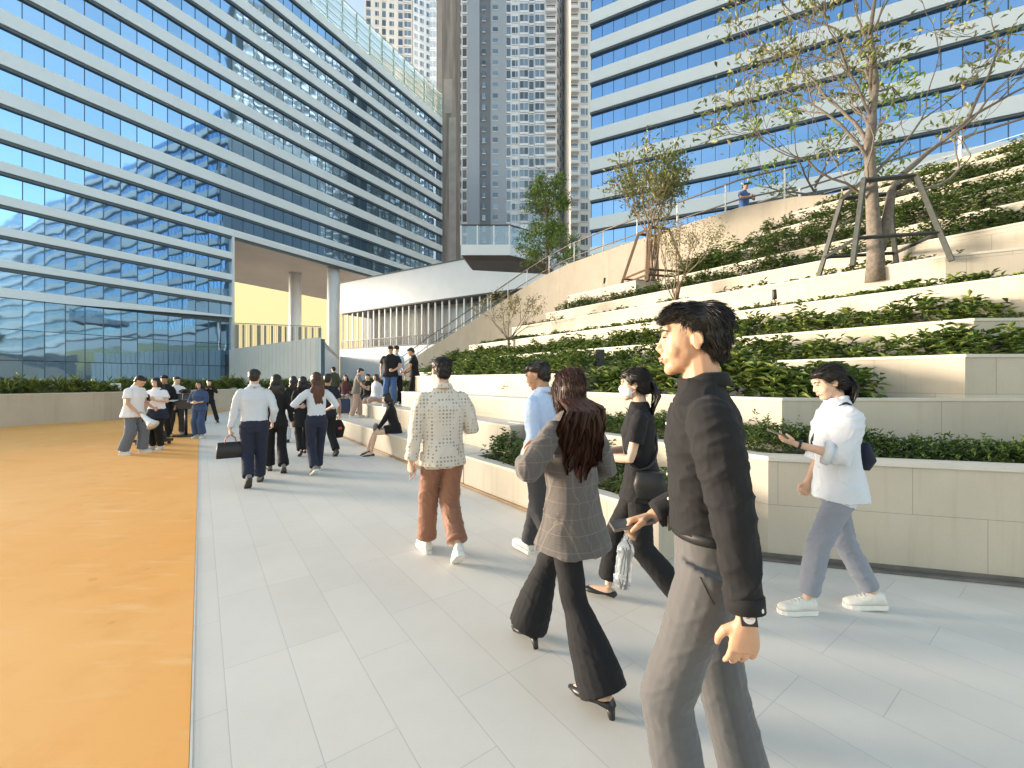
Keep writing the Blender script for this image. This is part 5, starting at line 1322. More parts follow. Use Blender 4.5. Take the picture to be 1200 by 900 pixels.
# ---- P1 the man in front
def p1x(info):
    S, k, HP = info['S'], info['k'], info['HP']; part = info['part']
    sh, el, wr = info['AR'][-1]; d = (wr-el).normalized(); f = info['fdir-1']
    mb = MB(); mb.tube([S(wr-d*.028), S(wr-d*.010)], .0315*k, 20, cap=True); w_ = part('wristwatch', mb, M_BLACKP)
    n_ = Vector((-1, 0, 0)); c = S(wr-d*.018)+n_*.031*k; s_ = d.cross(n_).normalized(); n_ = s_.cross(d)
    mb = MB(); mb.bx(c, d, s_, n_, -.021, .021, -.019, .019, -.006, .009); q = part('watch_case', mb, M_BLACKP, parent=w_, smooth=False)
    mb = MB(); mb.tube([c+n_*.0095, c+n_*.0108], .0145, 24, up=d); part('watch_dial', mb, pbr('pale_dial', (.55, .56, .58), .3, .1, 50), parent=w_, smooth=False)
    mb = MB(); mb.bx(c, d, s_, n_, -.009, .001, -.0012, .0012, .0109, .0118); mb.bx(c, d, s_, n_, -.001, .001, -.0, .007, .0109, .0118); part('watch_hands', mb, pbr('red_hand', (.5, .08, .05), .4, 0), parent=w_, smooth=False)
    # cuff buttons, shirt buttons
    bt_ = pbr('pearl_button', (.75, .74, .72), .25, .05, 30); bt_bvh = bvh_of(info['top'])
    cf = S(el.lerp(wr, .93)); side_ = d.cross(Vector((-1, 0, 0))).normalized()
    for q_ in (0, .024):
        mb = MB(); c2, _n = snap(bt_bvh, cf-d*q_*k*.9+Vector((-.72, -.68, 0)).normalized()*.08*k, .0); c2 = c2+_n*.004; mb.ell(c2, (.0055, .0055, .0055), None, 10, 6); part('cuff_button', mb, bt_, parent=info['top'])
    U = info['U']
    for z in (1.405, 1.33, 1.25, 1.165, 1.08, 1.0):
        mb = MB(); y = .118 if z < 1.34 else .118-(z-1.34)*.62; mb.ell(snap(bt_bvh, S(U((-.006, y+.02, z))), .001)[0], (.0055, .0035, .0055), None, 10, 6); part('shirt_button', mb, bt_, parent=info['top'])
    # belt with buckle
    P = U((0, 0, 1.0)); mb = MB(); ring = [S(P+Vector((.156*math.cos(a), .106*math.sin(a), 0))) for a in [i*2*PI/40 for i in range(41)]]; mb.tube(ring, [(.004, .017)]*41, 6, up=(0, 0, 1), cap=False)
    b_ = part('belt', mb, M_BAG); mb = MB(); mb.box(S(P+Vector((-.01, .111, 0))), (.045, .008, .036)); part('buckle', mb, pbr('dark_buckle', (.12, .12, .12), .3, .1, 20, metal=.8), parent=b_, smooth=False)
    # shade of the pocket slit on the left hip, drawn as a dark tube
    t_ = info['trousers']; mb = MB(); tb_ = bvh_of(t_); mb.tube([snap(tb_, S(P+Vector(q_)), .0005)[0] for q_ in ((-.19, .045, -.09), (-.20, .025, -.125), (-.21, .0, -.16))], .0028, 6); part('pocket_slit_shade', mb, fabric('pocket_shadow', (.05, .05, .052), .9), parent=t_)
I1 = person('foreground man in a black shirt and grey trousers walking left with a phone and bottle', at(828, 1.40), yaw_dir(-.955, .295), H=1.735, bulk=.98, lean=.03, pel=.925,
    legs={-1: ((-.09, .06, .10), -.15), 1: ((.09, -.15, .09), -.15)}, twist=-.04,
    arms={-1: ((-.255, -.075, .815), (0, -1, .1), (.02, .10, -1), (.9, .25, 0), .26), 1: ((.13, .17, .975), (.3, -1, -.2), (-.35, .95, -.18), (-.35, -.25, -.9), .75)},
    head=(.06, -.03), skin=SK_A, top=dict(m=C_BLKS, hem=1.005, w=1.0, hemw=.95, sleeve=.93, cuff=True, amp=.0075, sr=(.073, .068, .062, .053, .046), freq=(6, 6, 5)),
    trousers=dict(m=C_GREY, w=.90, hem=.082, knee=.077, amp=.0032), hair=hair_short(tall=1.05, strands=14000), shoes='sneaker', shoe_m=M_SHOEB, sole_m=M_SOLEB, voxel=.0048, extras=[p1x])
c = I1['palm1']; fd = I1['fdir1']
b, g, cm = phone_geo(c+Vector((.0, -.005, .024)), fd, Vector((0, -.2, 1)), L=.155, W=.076)
prop(I1, 'phone', 'dark phone held flat in the forward hand of the man in the black shirt', 'phone', [('case', b, M_PH), ('screen', g, M_SCR), ('camera_bump', cm, M_BLACKP)])
M_BOT = pbr('clear_plastic', (.86, .90, .95), .06, 0, trans=.92, spec=.6); M_LABEL = pbr('bottle_label', (.35, .45, .65), .5, .3, 60)
bd = Vector((-.28, .10, -.95)).normalized(); b0 = c+Vector((-.02, .01, -.005)); mb = MB()
prof_ = [(0, .011), (.02, .012), (.035, .02), (.05, .029), (.07, .031), (.08, .028), (.095, .031), (.11, .028), (.125, .031), (.14, .028), (.155, .031), (.175, .031), (.19, .026), (.195, .015)]
mb.tube([b0+bd*a for a, _ in prof_], [r_ for _, r_ in prof_], 22); cp = MB(); cp.tube([b0-bd*.016, b0-bd*.001], .0135, 16)
prop(I1, 'water_bottle', 'clear plastic water bottle hanging from the hand of the man in the black shirt', 'bottle', [('bottle_body', mb, M_BOT), ('bottle_cap', cp, M_WHITEM)])

# ---- P2 woman in plaid blazer
def p2x(info): pass
I2 = person('woman seen from behind in a grey plaid blazer with long wavy brown hair', at(671, 2.26), yaw_dir(-.66, .75), H=1.575, fem=True, pel=.90, lean=.02,
    legs={-1: ((-.15, -.32, .125), -.05), 1: ((-.04, .32, .135), -.2)},
    arms={-1: ((-.20, .20, 1.18), (-.9, -.5, -.6), (.5, .2, .85), (.6, -.6, .2), .3), 1: ((.20, .16, 1.0), (.4, -1, 0), (-.3, .8, .2), (-.9, 0, 0), .6)},
    head=(-.30, .03), skin=SK_B, top=dict(name='blazer', m=C_PLAID, hem=.70, w=1.10, hemw=1.08, hy=1.15, hang=False, sleeve=.9, cuff=False, amp=.010, sr=(.074, .074, .070, .060, .052), collar=False, freq=(4, 4, 3)),
    trousers=dict(m=C_BLK, w=1.0, knee=.070, hem=.125, cut=1.04, amp=.004), hair=hair_long(H_BROWN, .45, .145, .082, strands=12000, wave=.018), shoes='heel', shoe_m=M_SHOEB, voxel=.006)
# ---- P3 woman in black with a mask
def p3x(info):
    S, k, HP, HM = info['S'], info['k'], info['HP'], info['HM']; mb = MB()
    secs = [(-.088, .030, .062), (-.070, .050, .072), (-.045, .058, .092), (-.020, .056, .098), (.000, .046, .090), (.008, .034, .080)]
    vs = []; n_ = 17
    for (z, w_, y) in secs:
        for i in range(n_):
            a = PI*i/(n_-1); vs.append(S(HP((w_*1.12*math.cos(a), .018+(y-.006)*math.sin(a)**.8, z))))
    mb.add(vs, [(j*n_+i, j*n_+i+1, (j+1)*n_+i+1, (j+1)*n_+i) for j in range(len(secs)-1) for i in range(n_-1)])
    m_ = info['part']('face_mask', mb, M_MASK); so_ = m_.modifiers.new('t', 'SOLIDIFY'); so_.thickness = .002
    for sx in (-1, 1):
        mb = MB()
        for z in (-.01, -.055): mb.tube([S(HP((sx*.062, .02, z))), S(HP((sx*.076, -.01, z*.7+.0)))], .0013, 5)
        info['part']('ear_loop', mb, M_MASK, parent=m_)
I3 = person('woman in a black t-shirt and trousers with a ponytail and a white face mask', at(752, 2.83), yaw_dir(-.93, .32), H=1.585, fem=True, lean=.03,
    legs={-1: ((-.07, -.27, .16), -.6), 1: ((.07, .24, .10), .05)},
    arms={-1: ((-.09, .27, 1.09), (-.7, -.6, -.8), (.5, .8, .35), (.6, -.2, .6), .8), 1: ((.09, .28, 1.10), (.7, -.6, -.8), (-.5, .8, .35), (-.6, -.2, .6), .8)},
    head=(0.05, .06), skin=SK_B, top=dict(name='tshirt', m=C_BLK, hem=.80, w=1.02, hemw=1.06, sleeve=.4, collar=False, amp=.005, sr=(.068, .066, .06, .05, .045)),
    trousers=dict(m=C_BLK, w=1.03, knee=.08, hem=.085, cut=.86, amp=.004), hair=hair_long(H_BLACK, .26, pony=True, strands=3500, tie=M_BLACKP), shoes='flat', shoe_m=M_SHOEB, voxel=.0065,
    extras=[p3x, strap((.13, 1.43, .075), (-.17, 1.02, .14), M_BAG, r=.010)])
b, g, cm = phone_geo(I3['palm1']+Vector((-.02, .0, .045)), Vector((-.2, .5, 1)), Vector((0, -1, .4)), L=.13, W=.068)
prop(I3, 'phone', 'pale blue phone held at the chest of the masked woman in black', 'phone', [('case', b, pbr('pale_blue_case', (.4, .52, .68), .4, .05, 10)), ('screen', g, M_SCR)])
mb = MB(); q = I3['S'](I3['U']((-.20, -.06, .93))); mb.loft([(q+Vector((0, 0, -.08)), .03, .08), (q, .04, .10), (q+Vector((0, 0, .08)), .03, .08)], 20, 3.5)
prop(I3, 'shoulder_bag', 'small black shoulder bag at the hip of the masked woman', 'bag', [('bag', mb, M_BAG)])
# ---- P4 man in pale blue shirt
I4 = person('man in a pale blue shirt looking down, half hidden behind the plaid blazer', at(638, 3.5), yaw_dir(-.72, .70), H=1.665, lean=.02, head=(.42, .26),
    legs={-1: ((-.08, -.24, .13), -.45), 1: ((.08, .26, .09), .1)}, skin=SK_C, top=dict(m=C_BLUE, hem=.93, hemw=.95, sleeve=.88, cuff=True, amp=.006, sr=(.070, .066, .058, .05, .042)),
    arms={-1: ((-.24, .04, .87), (0, -1, .1), (0, .15, -1), (.9, .2, 0), .7), 1: ((.22, .1, .88), (0, -1, .1), (0, .15, -1), (-.9, .2, 0), .5)},
    trousers=dict(m=C_CHAR, w=.98, knee=.07, hem=.066, amp=.005), hair=hair_short(strands=3000), shoe_m=M_SHOEW, voxel=.007)
# ---- P5 man in the dotted blazer
def p5x(info):
    S, U, part = info['S'], info['U'], info['part']
    # back vent shade drawn as a dark tube, and cropped trouser cuffs
    for sd_ in (-1, 1):
        hip, knee, an, *_ = info['LG'][sd_]; mb = MB(); a_, b_ = knee.lerp(an, .80), knee.lerp(an, .88); mb.tube([S(a_), S(b_)], .086*info['k'], 20); part('trouser_cuff', mb, C_BRN, parent=info['trousers'])
    mb = MB(); mb.tube([S(U((.10, -.122, .80))), S(U((.10, -.134, .99)))], .0028, 5); part('vent_shade', mb, fabric('seam_shadow', (.3, .26, .22), .9), parent=info['top'])
    mb = MB(); hip, knee, an, *_ = info['LG'][-1]; q = hip.lerp(knee, .93); mb.tube([S(q+Vector((.082*math.cos(a), .082*math.sin(a), .012*math.sin(2*a)))) for a in [i*2*PI/24 for i in range(25)]], .010, 6, cap=False); part('knee_seam', mb, C_BRN, parent=info['trousers'])
I5 = person('man seen from behind in a cream dotted blazer, brown cropped trousers and white sneakers', at(519, 3.62), yaw_dir(-.42, .9), H=1.70, bulk=1.02, lean=.03, head=(.15, .05), skin=SK_B,
    legs={-1: ((-.09, .20, .085), .05), 1: ((.06, -.24, .175), -.62)},
    top=dict(name='blazer', m=C_CREAM, hem=.81, hemw=.96, w=1.05, sleeve=.93, cuff=True, amp=.0055, sr=(.072, .070, .064, .058, .052), freq=(5, 5, 4)),
    arms={-1: ((-.27, .02, .83), (-.2, -1, .1), (0, .2, -1), (.9, .35, 0), .85), 1: ((.20, .22, 1.10), (.35, -.9, -.5), (-.4, .8, .3), (-.6, 0, -.6), .5)},
    trousers=dict(m=C_BRN, w=1.04, knee=.085, hem=.078, cut=.87, amp=.006), hair=hair_short(strands=4500, fade=True), voxel=.0065, extras=[p5x])
c = I5['palm-1']; b, g, cm = phone_geo(c+Vector((.0, .035, -.005)), Vector((.1, .75, .6)), Vector((-.9, -.3, .3)), L=.15, W=.075)
prop(I5, 'phone', 'coral and silver phone held low by the man in the dotted blazer', 'phone', [('case', b, M_PHR), ('screen', g, M_SCR)])
# ---- P6 woman in white on the right
def p6x(info):
    S, k = info['S'], info['k']; sh, el, wr = info['AR'][1]
    for sd_ in (1, -1):
        sh, el, wr = info['AR'][sd_]; d = (wr-el).normalized()
        if sd_ == -1: mb = MB(); mb.tube([S(wr-d*.03), S(wr-d*.016)], .027*k, 18); w_ = info['part']('wristwatch', mb, M_BLACKP); mb = MB(); mb.ell(S(wr-d*.023)+Vector((0, 0, .026)), (.016, .014, .006), None, 12, 8); info['part']('watch_case', mb, M_BLACKP, parent=w_)
    U = info['U']
    for z in (1.36, 1.27, 1.18, 1.09, 1.0, .9):
        mb = MB(); mb.ell(snap(bvh_of(info['top']), S(U((.0, .15, z))), .001)[0], (.005, .003, .005), None, 8, 6); info['part']('shirt_button', mb, pbr('pearl_button', (.75, .74, .72), .25, .05, 30), parent=info['top'])
I6 = person('woman in an oversized white shirt and blue-grey trousers walking left while reading her phone', at(983, 2.80), yaw_dir(-.985, .14), H=1.625, fem=True, lean=.02, pel=.895, head=(.0, .33),
    legs={-1: ((-.06, .235, .085), .0), 1: ((.06, -.255, .095), -.10)}, skin=SK_B,
    top=dict(m=C_WHT, hem=.79, hemw=.88, w=1.05, hy=1.1, sleeve=.6, cuff=True, sw=1.06, amp=.010, sr=(.078, .080, .076, .066, .05), freq=(5, 5, 4)),
    arms={-1: ((-.10, .315, 1.175), (-.5, -.8, -.9), (.12, .9, .30), (.25, -.1, 1), .45), 1: ((.20, .10, .86), (.3, -1, 0), (0, .25, -1), (-.9, .2, 0), .5)},
    trousers=dict(m=C_GREYB, w=.98, knee=.072, hem=.062, cut=.86, amp=.005), hair=hair_long(H_BLACK, .22, pony=True, strands=3500, tie=M_BLACKP), shoes='sneaker', voxel=.006,
    extras=[p6x, strap((-.10, 1.445, .085), (.17, 1.05, .15), M_BAG, r=.009)])
c = I6['palm-1']; b, g, cm = phone_geo(c+Vector((0, .02, .012)), Vector((.05, .9, .38)), Vector((0, -.35, .9)), L=.15, W=.072)
prop(I6, 'phone', 'phone held up by the woman in the white shirt', 'phone', [('case', b, M_PH), ('screen', g, M_SCR)])
mb = MB(); q = I6['S'](I6['U']((.06, -.19, 1.07))); mb.loft([(q+Vector((0, 0, -.09)), .05, .02), (q+Vector((0, 0, -.02)), .10, .04), (q+Vector((0, 0, .09)), .05, .02)], 20, 3)
prop(I6, 'shoulder_bag', 'small navy shoulder bag behind the back of the woman in the white shirt', 'bag', [('bag', mb, fabric('navy_bag_cloth', (.02, .025, .045), .7))])
# ---- P7 man with the black handbag
I7 = person('man seen from behind in a white shirt and navy trousers carrying a black handbag', at(298, 6.15), PATHYAW-.05, H=1.66, bulk=1.04, head=(-.25, .05), skin=SK_B, lean=.02,
    legs={-1: ((-.08, -.22, .17), -.75), 1: ((.08, .22, .085), .08)},
    top=dict(m=C_WHT, hem=.95, hemw=.95, w=1.04, sleeve=.9, cuff=True, amp=.006), arms={-1: ((-.30, .03, .84), (-.5, -1, 0), (0, .05, -1), (.9, .2, 0), 1.1), 1: ((.24, .08, .92), (.3, -1, 0), (0, .2, -1), (-.9, .2, 0), .5)},
    trousers=dict(m=C_NAVY, w=1.06, knee=.084, hem=.075, amp=.005), hair=hair_short(strands=1), shoe_m=M_SHOEG, sole_m=M_SOLEB, voxel=.009)
c = I7['palm-1']; bag = MB(); q = c+Vector((-.02, .02, -.33))
bag.loft([(q, .17, .05), (q+Z3*.11, .165, .05), (q+Z3*.22, .155, .035)], 20, 6)
hn = MB()
for dy in (-.03, .03): hn.tube([q+Vector((-.07, dy, .20)), q+Vector((-.055, dy, .28)), q+Vector((0, dy*.4, .325)), q+Vector((.055, dy, .28)), q+Vector((.07, dy, .20))], .007, 6)
prop(I7, 'handbag', 'flat black handbag with red-brown handles carried by the man in white', 'bag', [('bag_body', bag, M_BAG), ('handle', hn, M_HAND)])
WALK = {-1: ((-.08, .24, .085), .1), 1: ((.08, -.22, .14), -.5)}; WALK2 = {1: ((.08, .24, .085), .1), -1: ((-.08, -.22, .14), -.5)}
STAND = {-1: ((-.10, .02, .08), 0), 1: ((.10, -.03, .08), 0)}
# ---- P8, P9 and the walkers further on
I8 = person('woman in black with dark loose hair walking just right of the man with the handbag', at(324, 7.0), PATHYAW, H=1.60, fem=True, skin=SK_B, legs=WALK, top=dict(m=C_BLK, hem=.80, sleeve=.95, collar=False), trousers=dict(m=C_BLK, w=1.02, knee=.08, hem=.095, cut=.95), hair=hair_long(H_BLACK, .22, .09, .06, strands=1), shoe_m=M_SHOEG, sole_m=M_SOLEB, voxel=.011, detail=0)
I9 = person('woman with very long brown hair, a white blouse and navy trousers, walking away', at(371, 6.95), PATHYAW+.02, H=1.64, fem=True, skin=SK_B, legs=WALK2, pel=.90,
    top=dict(m=C_WHT, hem=.93, hemw=.9, w=1.0, sleeve=.6, sw=1.1, collar=False), arms={-1: ((-.20, .2, 1.12), (-.8, -.8, 0), (.3, .8, 0), (.9, 0, 0), .5), 1: ((.20, .2, 1.05), (.8, -.8, 0), (-.3, .8, 0), (-.9, 0, 0), .5)},
    trousers=dict(m=C_NAVY, w=1.03, knee=.078, hem=.078), hair=hair_long(H_BROWN, .42, .075, .065, strands=1), shoe_m=M_SHOEG, voxel=.009, detail=0)
I10 = person('person in white trousers and a black top with a cream tote on the shoulder', at(344, 10.2), PATHYAW+.1, H=1.60, fem=True, skin=SK_B, legs=WALK, top=dict(m=C_BLK, hem=.88, sleeve=.95, collar=False), trousers=dict(m=C_WHT, w=1.0, knee=.075, hem=.08), hair=hair_long(H_BLACK, .25, .08, .06, strands=1), shoe_m=M_SHOEB, sole_m=M_SOLEB, voxel=.014, detail=0)
mb = MB(); q = Vector((.20, -.04, .98)); mb.loft([(q, .05, .15), (q+Z3*.2, .05, .16), (q+Z3*.32, .02, .14)], 18, 4); hn = MB(); hn.tube([q+Vector((0, -.1, .3)), q+Vector((-.04, -.04, .44)), q+Vector((-.04, .04, .44)), q+Vector((0, .1, .3))], .012, 6)
prop(I10, 'tote_bag', 'cream tote bag hanging on the shoulder of the walker in white trousers', 'bag', [('bag_body', mb, fabric('cream_canvas', (.62, .56, .48), .9)), ('handle', hn, fabric('cream_canvas', (.62, .56, .48), .9))])
I11 = person('woman in a long black outfit walking directly left of the woman with very long hair', at(355, 8.6), PATHYAW, H=1.58, fem=True, skin=SK_B, legs=WALK2, top=dict(m=C_BLK, hem=.62, hemw=1.1, w=1.08, sleeve=.95, collar=False), trousers=dict(m=C_BLK, w=1.0, knee=.08, hem=.08), hair=hair_long(H_BLACK, .16, .08, .05, strands=1), shoes='flat', shoe_m=M_SHOEB, voxel=.013, detail=0)
I12 = person('person in a dark cap and black top walking behind the woman with very long hair', at(384, 8.5), PATHYAW+.2, H=1.62, skin=SK_C, legs=WALK, head=(-.6, .05), top=dict(m=C_NAVY2, hem=.86, sleeve=.4, sw=1.15, collar=False), trousers=dict(m=C_BLK, w=1.0, knee=.08, hem=.08), hair=hair_short(strands=1), shoe_m=M_SHOEB, sole_m=M_SOLEB, voxel=.012, extras=[cap(C_NAVY2)], detail=0)
mb = MB(); q = I12['palm1']+Vector((0, .02, -.40)); mb.loft([(q, .10, .05), (q+Z3*.2, .14, .09), (q+Z3*.36, .07, .05)], 18, 2.6); mb2 = MB(); mb2.box(q+Vector((0, -.095, .2)), (.07, .012, .05))
prop(I12, 'rolled_jacket', 'black jacket with a small red patch carried by the person in the cap', 'jacket', [('jacket', mb, C_BLK), ('red_patch', mb2, pbr('red_patch', (.5, .06, .07), .7, .1, 9))])
I13 = person('dark haired walker in black far ahead between the women', at(367, 12.5), PATHYAW, H=1.66, skin=SK_B, legs=WALK2, top=dict(m=C_BLK, hem=.86, sleeve=.95, collar=False), trousers=dict(m=C_BLK, w=1.0), hair=hair_short(strands=1), shoe_m=M_SHOEB, sole_m=M_SOLEB, voxel=.016, detail=0)

# ---- group on the orange court
O1 = person('big man in a white t-shirt and grey jeans bending his head over a white megaphone', at(156, 8.75), yaw_dir(.95, .15), H=1.62, bulk=1.22, lean=.10, head=(0, .55), skin=SK_A, legs={-1: ((-.12, .10, .08), 0), 1: ((.12, -.12, .08), 0)},
    top=dict(name='tshirt', m=C_WHT2, hem=.80, hemw=1.0, w=1.05, sleeve=.45, sw=1.3, collar=False, amp=.007), arms={1: ((.22, .22, .93), (.4, -1, 0), (-.1, .8, -.6), (-.9, 0, 0), .8), -1: ((-.18, .28, 1.0), (-.4, -1, 0), (.1, .8, -.3), (.9, 0, 0), .8)},
    trousers=dict(m=C_JEANG, w=1.15, knee=.105, hem=.10), hair=hair_short(strands=1), voxel=.012, detail=0)
O2 = person('woman in a white t-shirt with a dark jacket round her waist checking her phone', at(184, 9.3), yaw_dir(.15, -1), H=1.56, fem=True, bulk=1.05, head=(0, .15), skin=SK_B, legs=STAND,
    top=dict(name='tshirt', m=C_WHT2, hem=.92, w=1.08, sleeve=.45, sw=1.15, collar=False), arms={-1: ((-.10, .26, 1.18), (-1, -.4, -.7), (.5, .6, .6), (.6, -.2, .4), .8), 1: ((.10, .24, 1.10), (1, -.4, -.7), (-.5, .6, .5), (-.6, -.2, .4), .8)},
    trousers=dict(m=C_BLK, w=1.06, knee=.085, hem=.06), hair=hair_long(H_BLACK, .18, .085, .05, strands=1), voxel=.012, extras=[strap((-.11, 1.44, .08), (.17, 1.02, .15), M_BAG, r=.014)])
def jacket_waist(info):
    S, U = info['S'], info['U']; mb = MB(); mb.loft([(S(U((0, 0, .74))), .21, .17), (S(U((0, 0, .86))), .20, .15), (S(U((0, 0, .97))), .165, .125)], 24); j = info['part']('waist_jacket', mb, C_NAVY, .014, 3, .012, (7, 7, 4), 9)
jacket_waist(O2)
b, g, cm = phone_geo((O2['palm-1']+O2['palm1'])/2+Vector((0, .02, .05)), Vector((0, .4, 1)), Vector((0, -1, .4)), L=.15, W=.075)
prop(O2, 'phone', 'dark phone in the hands of the woman with the jacket round her waist', 'phone', [('case', b, M_BLACKP), ('screen', g, M_SCR)])
mb = MB(); a0 = O1['palm1']+Vector((.02, .02, 0)); dd = Vector((.25, .75, -.62)).normalized(); mb.tube([a0-dd*.02, a0+dd*.05, a0+dd*.18, a0+dd*.30, a0+dd*.33], [.03, .04, .055, .095, .115], 24); mb2 = MB(); mb2.tube([a0+dd*.03+Vector((0, 0, -.03)), a0+dd*.03+Vector((0, -.02, -.13))], .016, 8)
prop(O1, 'megaphone', 'white megaphone held at the hip between the man in the white t-shirt and the woman', 'megaphone', [('horn', mb, M_WHITEM), ('grip', mb2, M_BLACKP)])
O3 = person('person in black with a cap half hidden behind the woman with the phone', at(193, 11.3), yaw_dir(.3, -1), H=1.62, skin=SK_C, legs=STAND, top=dict(m=C_BLK, hem=.85, sleeve=.9, collar=False), trousers=dict(m=C_BLK, w=1.0), hair=hair_short(strands=1), shoe_m=M_SHOEB, sole_m=M_SOLEB, voxel=.014, extras=[cap(C_BLK)], detail=0)
O4 = person('man in a white t-shirt and dark trousers standing turned to the control stand', at(206, 11.8), yaw_dir(.9, -.45), H=1.60, skin=SK_B, legs={-1: ((-.1, .12, .08), 0), 1: ((.10, -.16, .08), 0)}, head=(0, .12), lean=.05,
    top=dict(name='tshirt', m=C_WHT2, hem=.90, w=1.0, sleeve=.45, collar=False), arms={-1: ((-.10, .28, 1.1), (-.8, -.6, -.4), (.3, .9, .1), (.6, 0, -.4), .5), 1: ((.16, .28, 1.02), (.8, -.6, -.3), (-.2, .9, 0), (-.6, 0, -.4), .5)}, trousers=dict(m=C_CHAR, w=1.05, knee=.085, hem=.08), hair=hair_short(strands=1), shoe_m=M_SHOEG, voxel=.013, detail=0)
O5 = person('woman in a blue denim jumpsuit and white shoes standing with folded hands beside the stand', at(234, 11.1), yaw_dir(.1, -1), H=1.47, fem=True, bulk=1.12, skin=SK_A, legs=STAND, head=(.2, .05),
    top=dict(name='jumpsuit_top', m=C_JUMP, hem=.84, w=1.06, sleeve=.6, sw=1.15), arms={-1: ((-.04, .22, 1.08), (-1, -.3, -.6), (1, .2, .1), (.2, -1, 0), .6), 1: ((.05, .22, 1.06), (1, -.3, -.6), (-1, .2, .1), (-.2, -1, 0), .6)},
    trousers=dict(m=C_JUMP, w=1.12, knee=.10, hem=.105, cut=.84), hair=hair_long(H_BLACK, .06, .08, .04, strands=1), voxel=.012)
O6 = person('photographer in black holding a camera at the far end of the orange court', at(245, 15.0), yaw_dir(.55, -.8), H=1.50, skin=SK_B, lean=-.05, legs={-1: ((-.28, .25, .08), 0), 1: ((.16, -.02, .08), 0)}, top=dict(m=C_BLK, hem=.85, sleeve=.95, collar=False),
    arms={-1: ((-.06, .26, 1.36), (-1, -.2, -.8), (.4, .7, .4), (.5, -.6, 0), .9), 1: ((.08, .26, 1.36), (1, -.2, -.8), (-.4, .7, .4), (-.5, -.6, 0), .9)}, trousers=dict(m=C_BLK, w=1.0), hair=hair_short(strands=1), shoe_m=M_SHOEB, sole_m=M_SOLEB, voxel=.015, detail=0)
q = (O6['palm-1']+O6['palm1'])/2; mb = MB(); mb.box(q+Vector((0, .04, .02)), (.14, .07, .10)); mb2 = MB(); mb2.tube([q+Vector((0, .075, .02)), q+Vector((0, .19, .02))], .04, 14)
prop(O6, 'camera', 'black camera held up by the photographer in black', 'camera', [('camera_body', mb, M_BLACKP), ('lens', mb2, M_BLACKP)])
# equipment stand: round base, pole, control desk with monitors and a camera on top
q = at(218, 11.5); st = empty('control_stand', q, 0, 'black control desk with small monitors on a round-based pole on the orange court', 'equipment stand')
mb = MB(); mb.tube([q+Z3*.006, q+Z3*.03, q+Z3*.035], [.30, .30, .27], 28); mb.build('base', M_BLACKP, st, world=True, smooth=False)
mb = MB(); mb.tube([q+Z3*.03, q+Z3*.75], .035, 12); mb.build('pole', M_BLACKP, st, world=True, smooth=True)
mb = MB(); mb.box(q+Z3*.86, (.62, .32, .24)); dk = mb.build('desk', M_BLACKP, st, world=True, bevel=.01)
for i_, (dx, w_, h_) in enumerate(((-.2, .22, .17), (.06, .24, .15), (.25, .13, .13))):
    mb = MB(); mb.box(q+Vector((dx, -.05+.03*i_, 1.06+.01*i_)), (w_, .025, h_), .2-.15*i_, -.25); mo = mb.build('monitor', M_DARKM, st, world=True)
mb = MB(); mb.box(q+Vector((-.24, -.2, .97)), (.3, .16, .014), 0, .15); mb.build('shelf', M_WHITEM, st, world=True)
mb = MB(); mb.tube([q+Vector((-.15, .05, .74)), q+Vector((-.25, .1, .4)), q+Vector((-.1, .15, .1)), q+Vector((-.3, .3, .02))], .009, 5); mb.tube([q+Vector((-.1, .05, .74)), q+Vector((-.12, .15, .35)), q+Vector((-.2, .25, .02))], .009, 5); mb.build('cable', M_BLACKP, st, world=True)
mb = MB(); mb.box(q+Vector((0, 0, 1.21)), (.16, .12, .12)); mb.tube([q+Vector((0, -.05, 1.21)), q+Vector((0, -.2, 1.21))], .04, 12); cmr = mb.build('video_camera', M_BLACKP, None); L_ = q+Vector((0, 0, 1.15)); cmr.data.transform(Matrix.Translation(-L_)); cmr.location = L_; tag(cmr, 'small black video camera on top of the control desk', 'camera')
q = at(196, 10.0); mb = MB(); mb.box(q+Vector((-.32, .0, .10)), (.66, .34, .06)); mb.box(q+Vector((-.3, 0, .22)), (.34, .26, .17)); tc = empty('equipment_cart', q, 0, 'low black equipment trolley on the ground behind the woman with the megaphone', 'trolley'); mb.build('platform', M_BLACKP, tc, world=True)
for dx in (-.6, -.05):
    for dy in (-.12, .12): mb = MB(); mb.tube([q+Vector((dx-.02, dy, .04)), q+Vector((dx+.02, dy, .04))], .035, 12); mb.build('wheel', M_DARKM, tc, world=True)

# ---- people on the steps
def seat_legs(kz, f=.42): return {-1: ((-.09, f, kz), 0, (0, 1, .6)), 1: ((.09, f+.06, kz), 0, (0, 1, .6))}
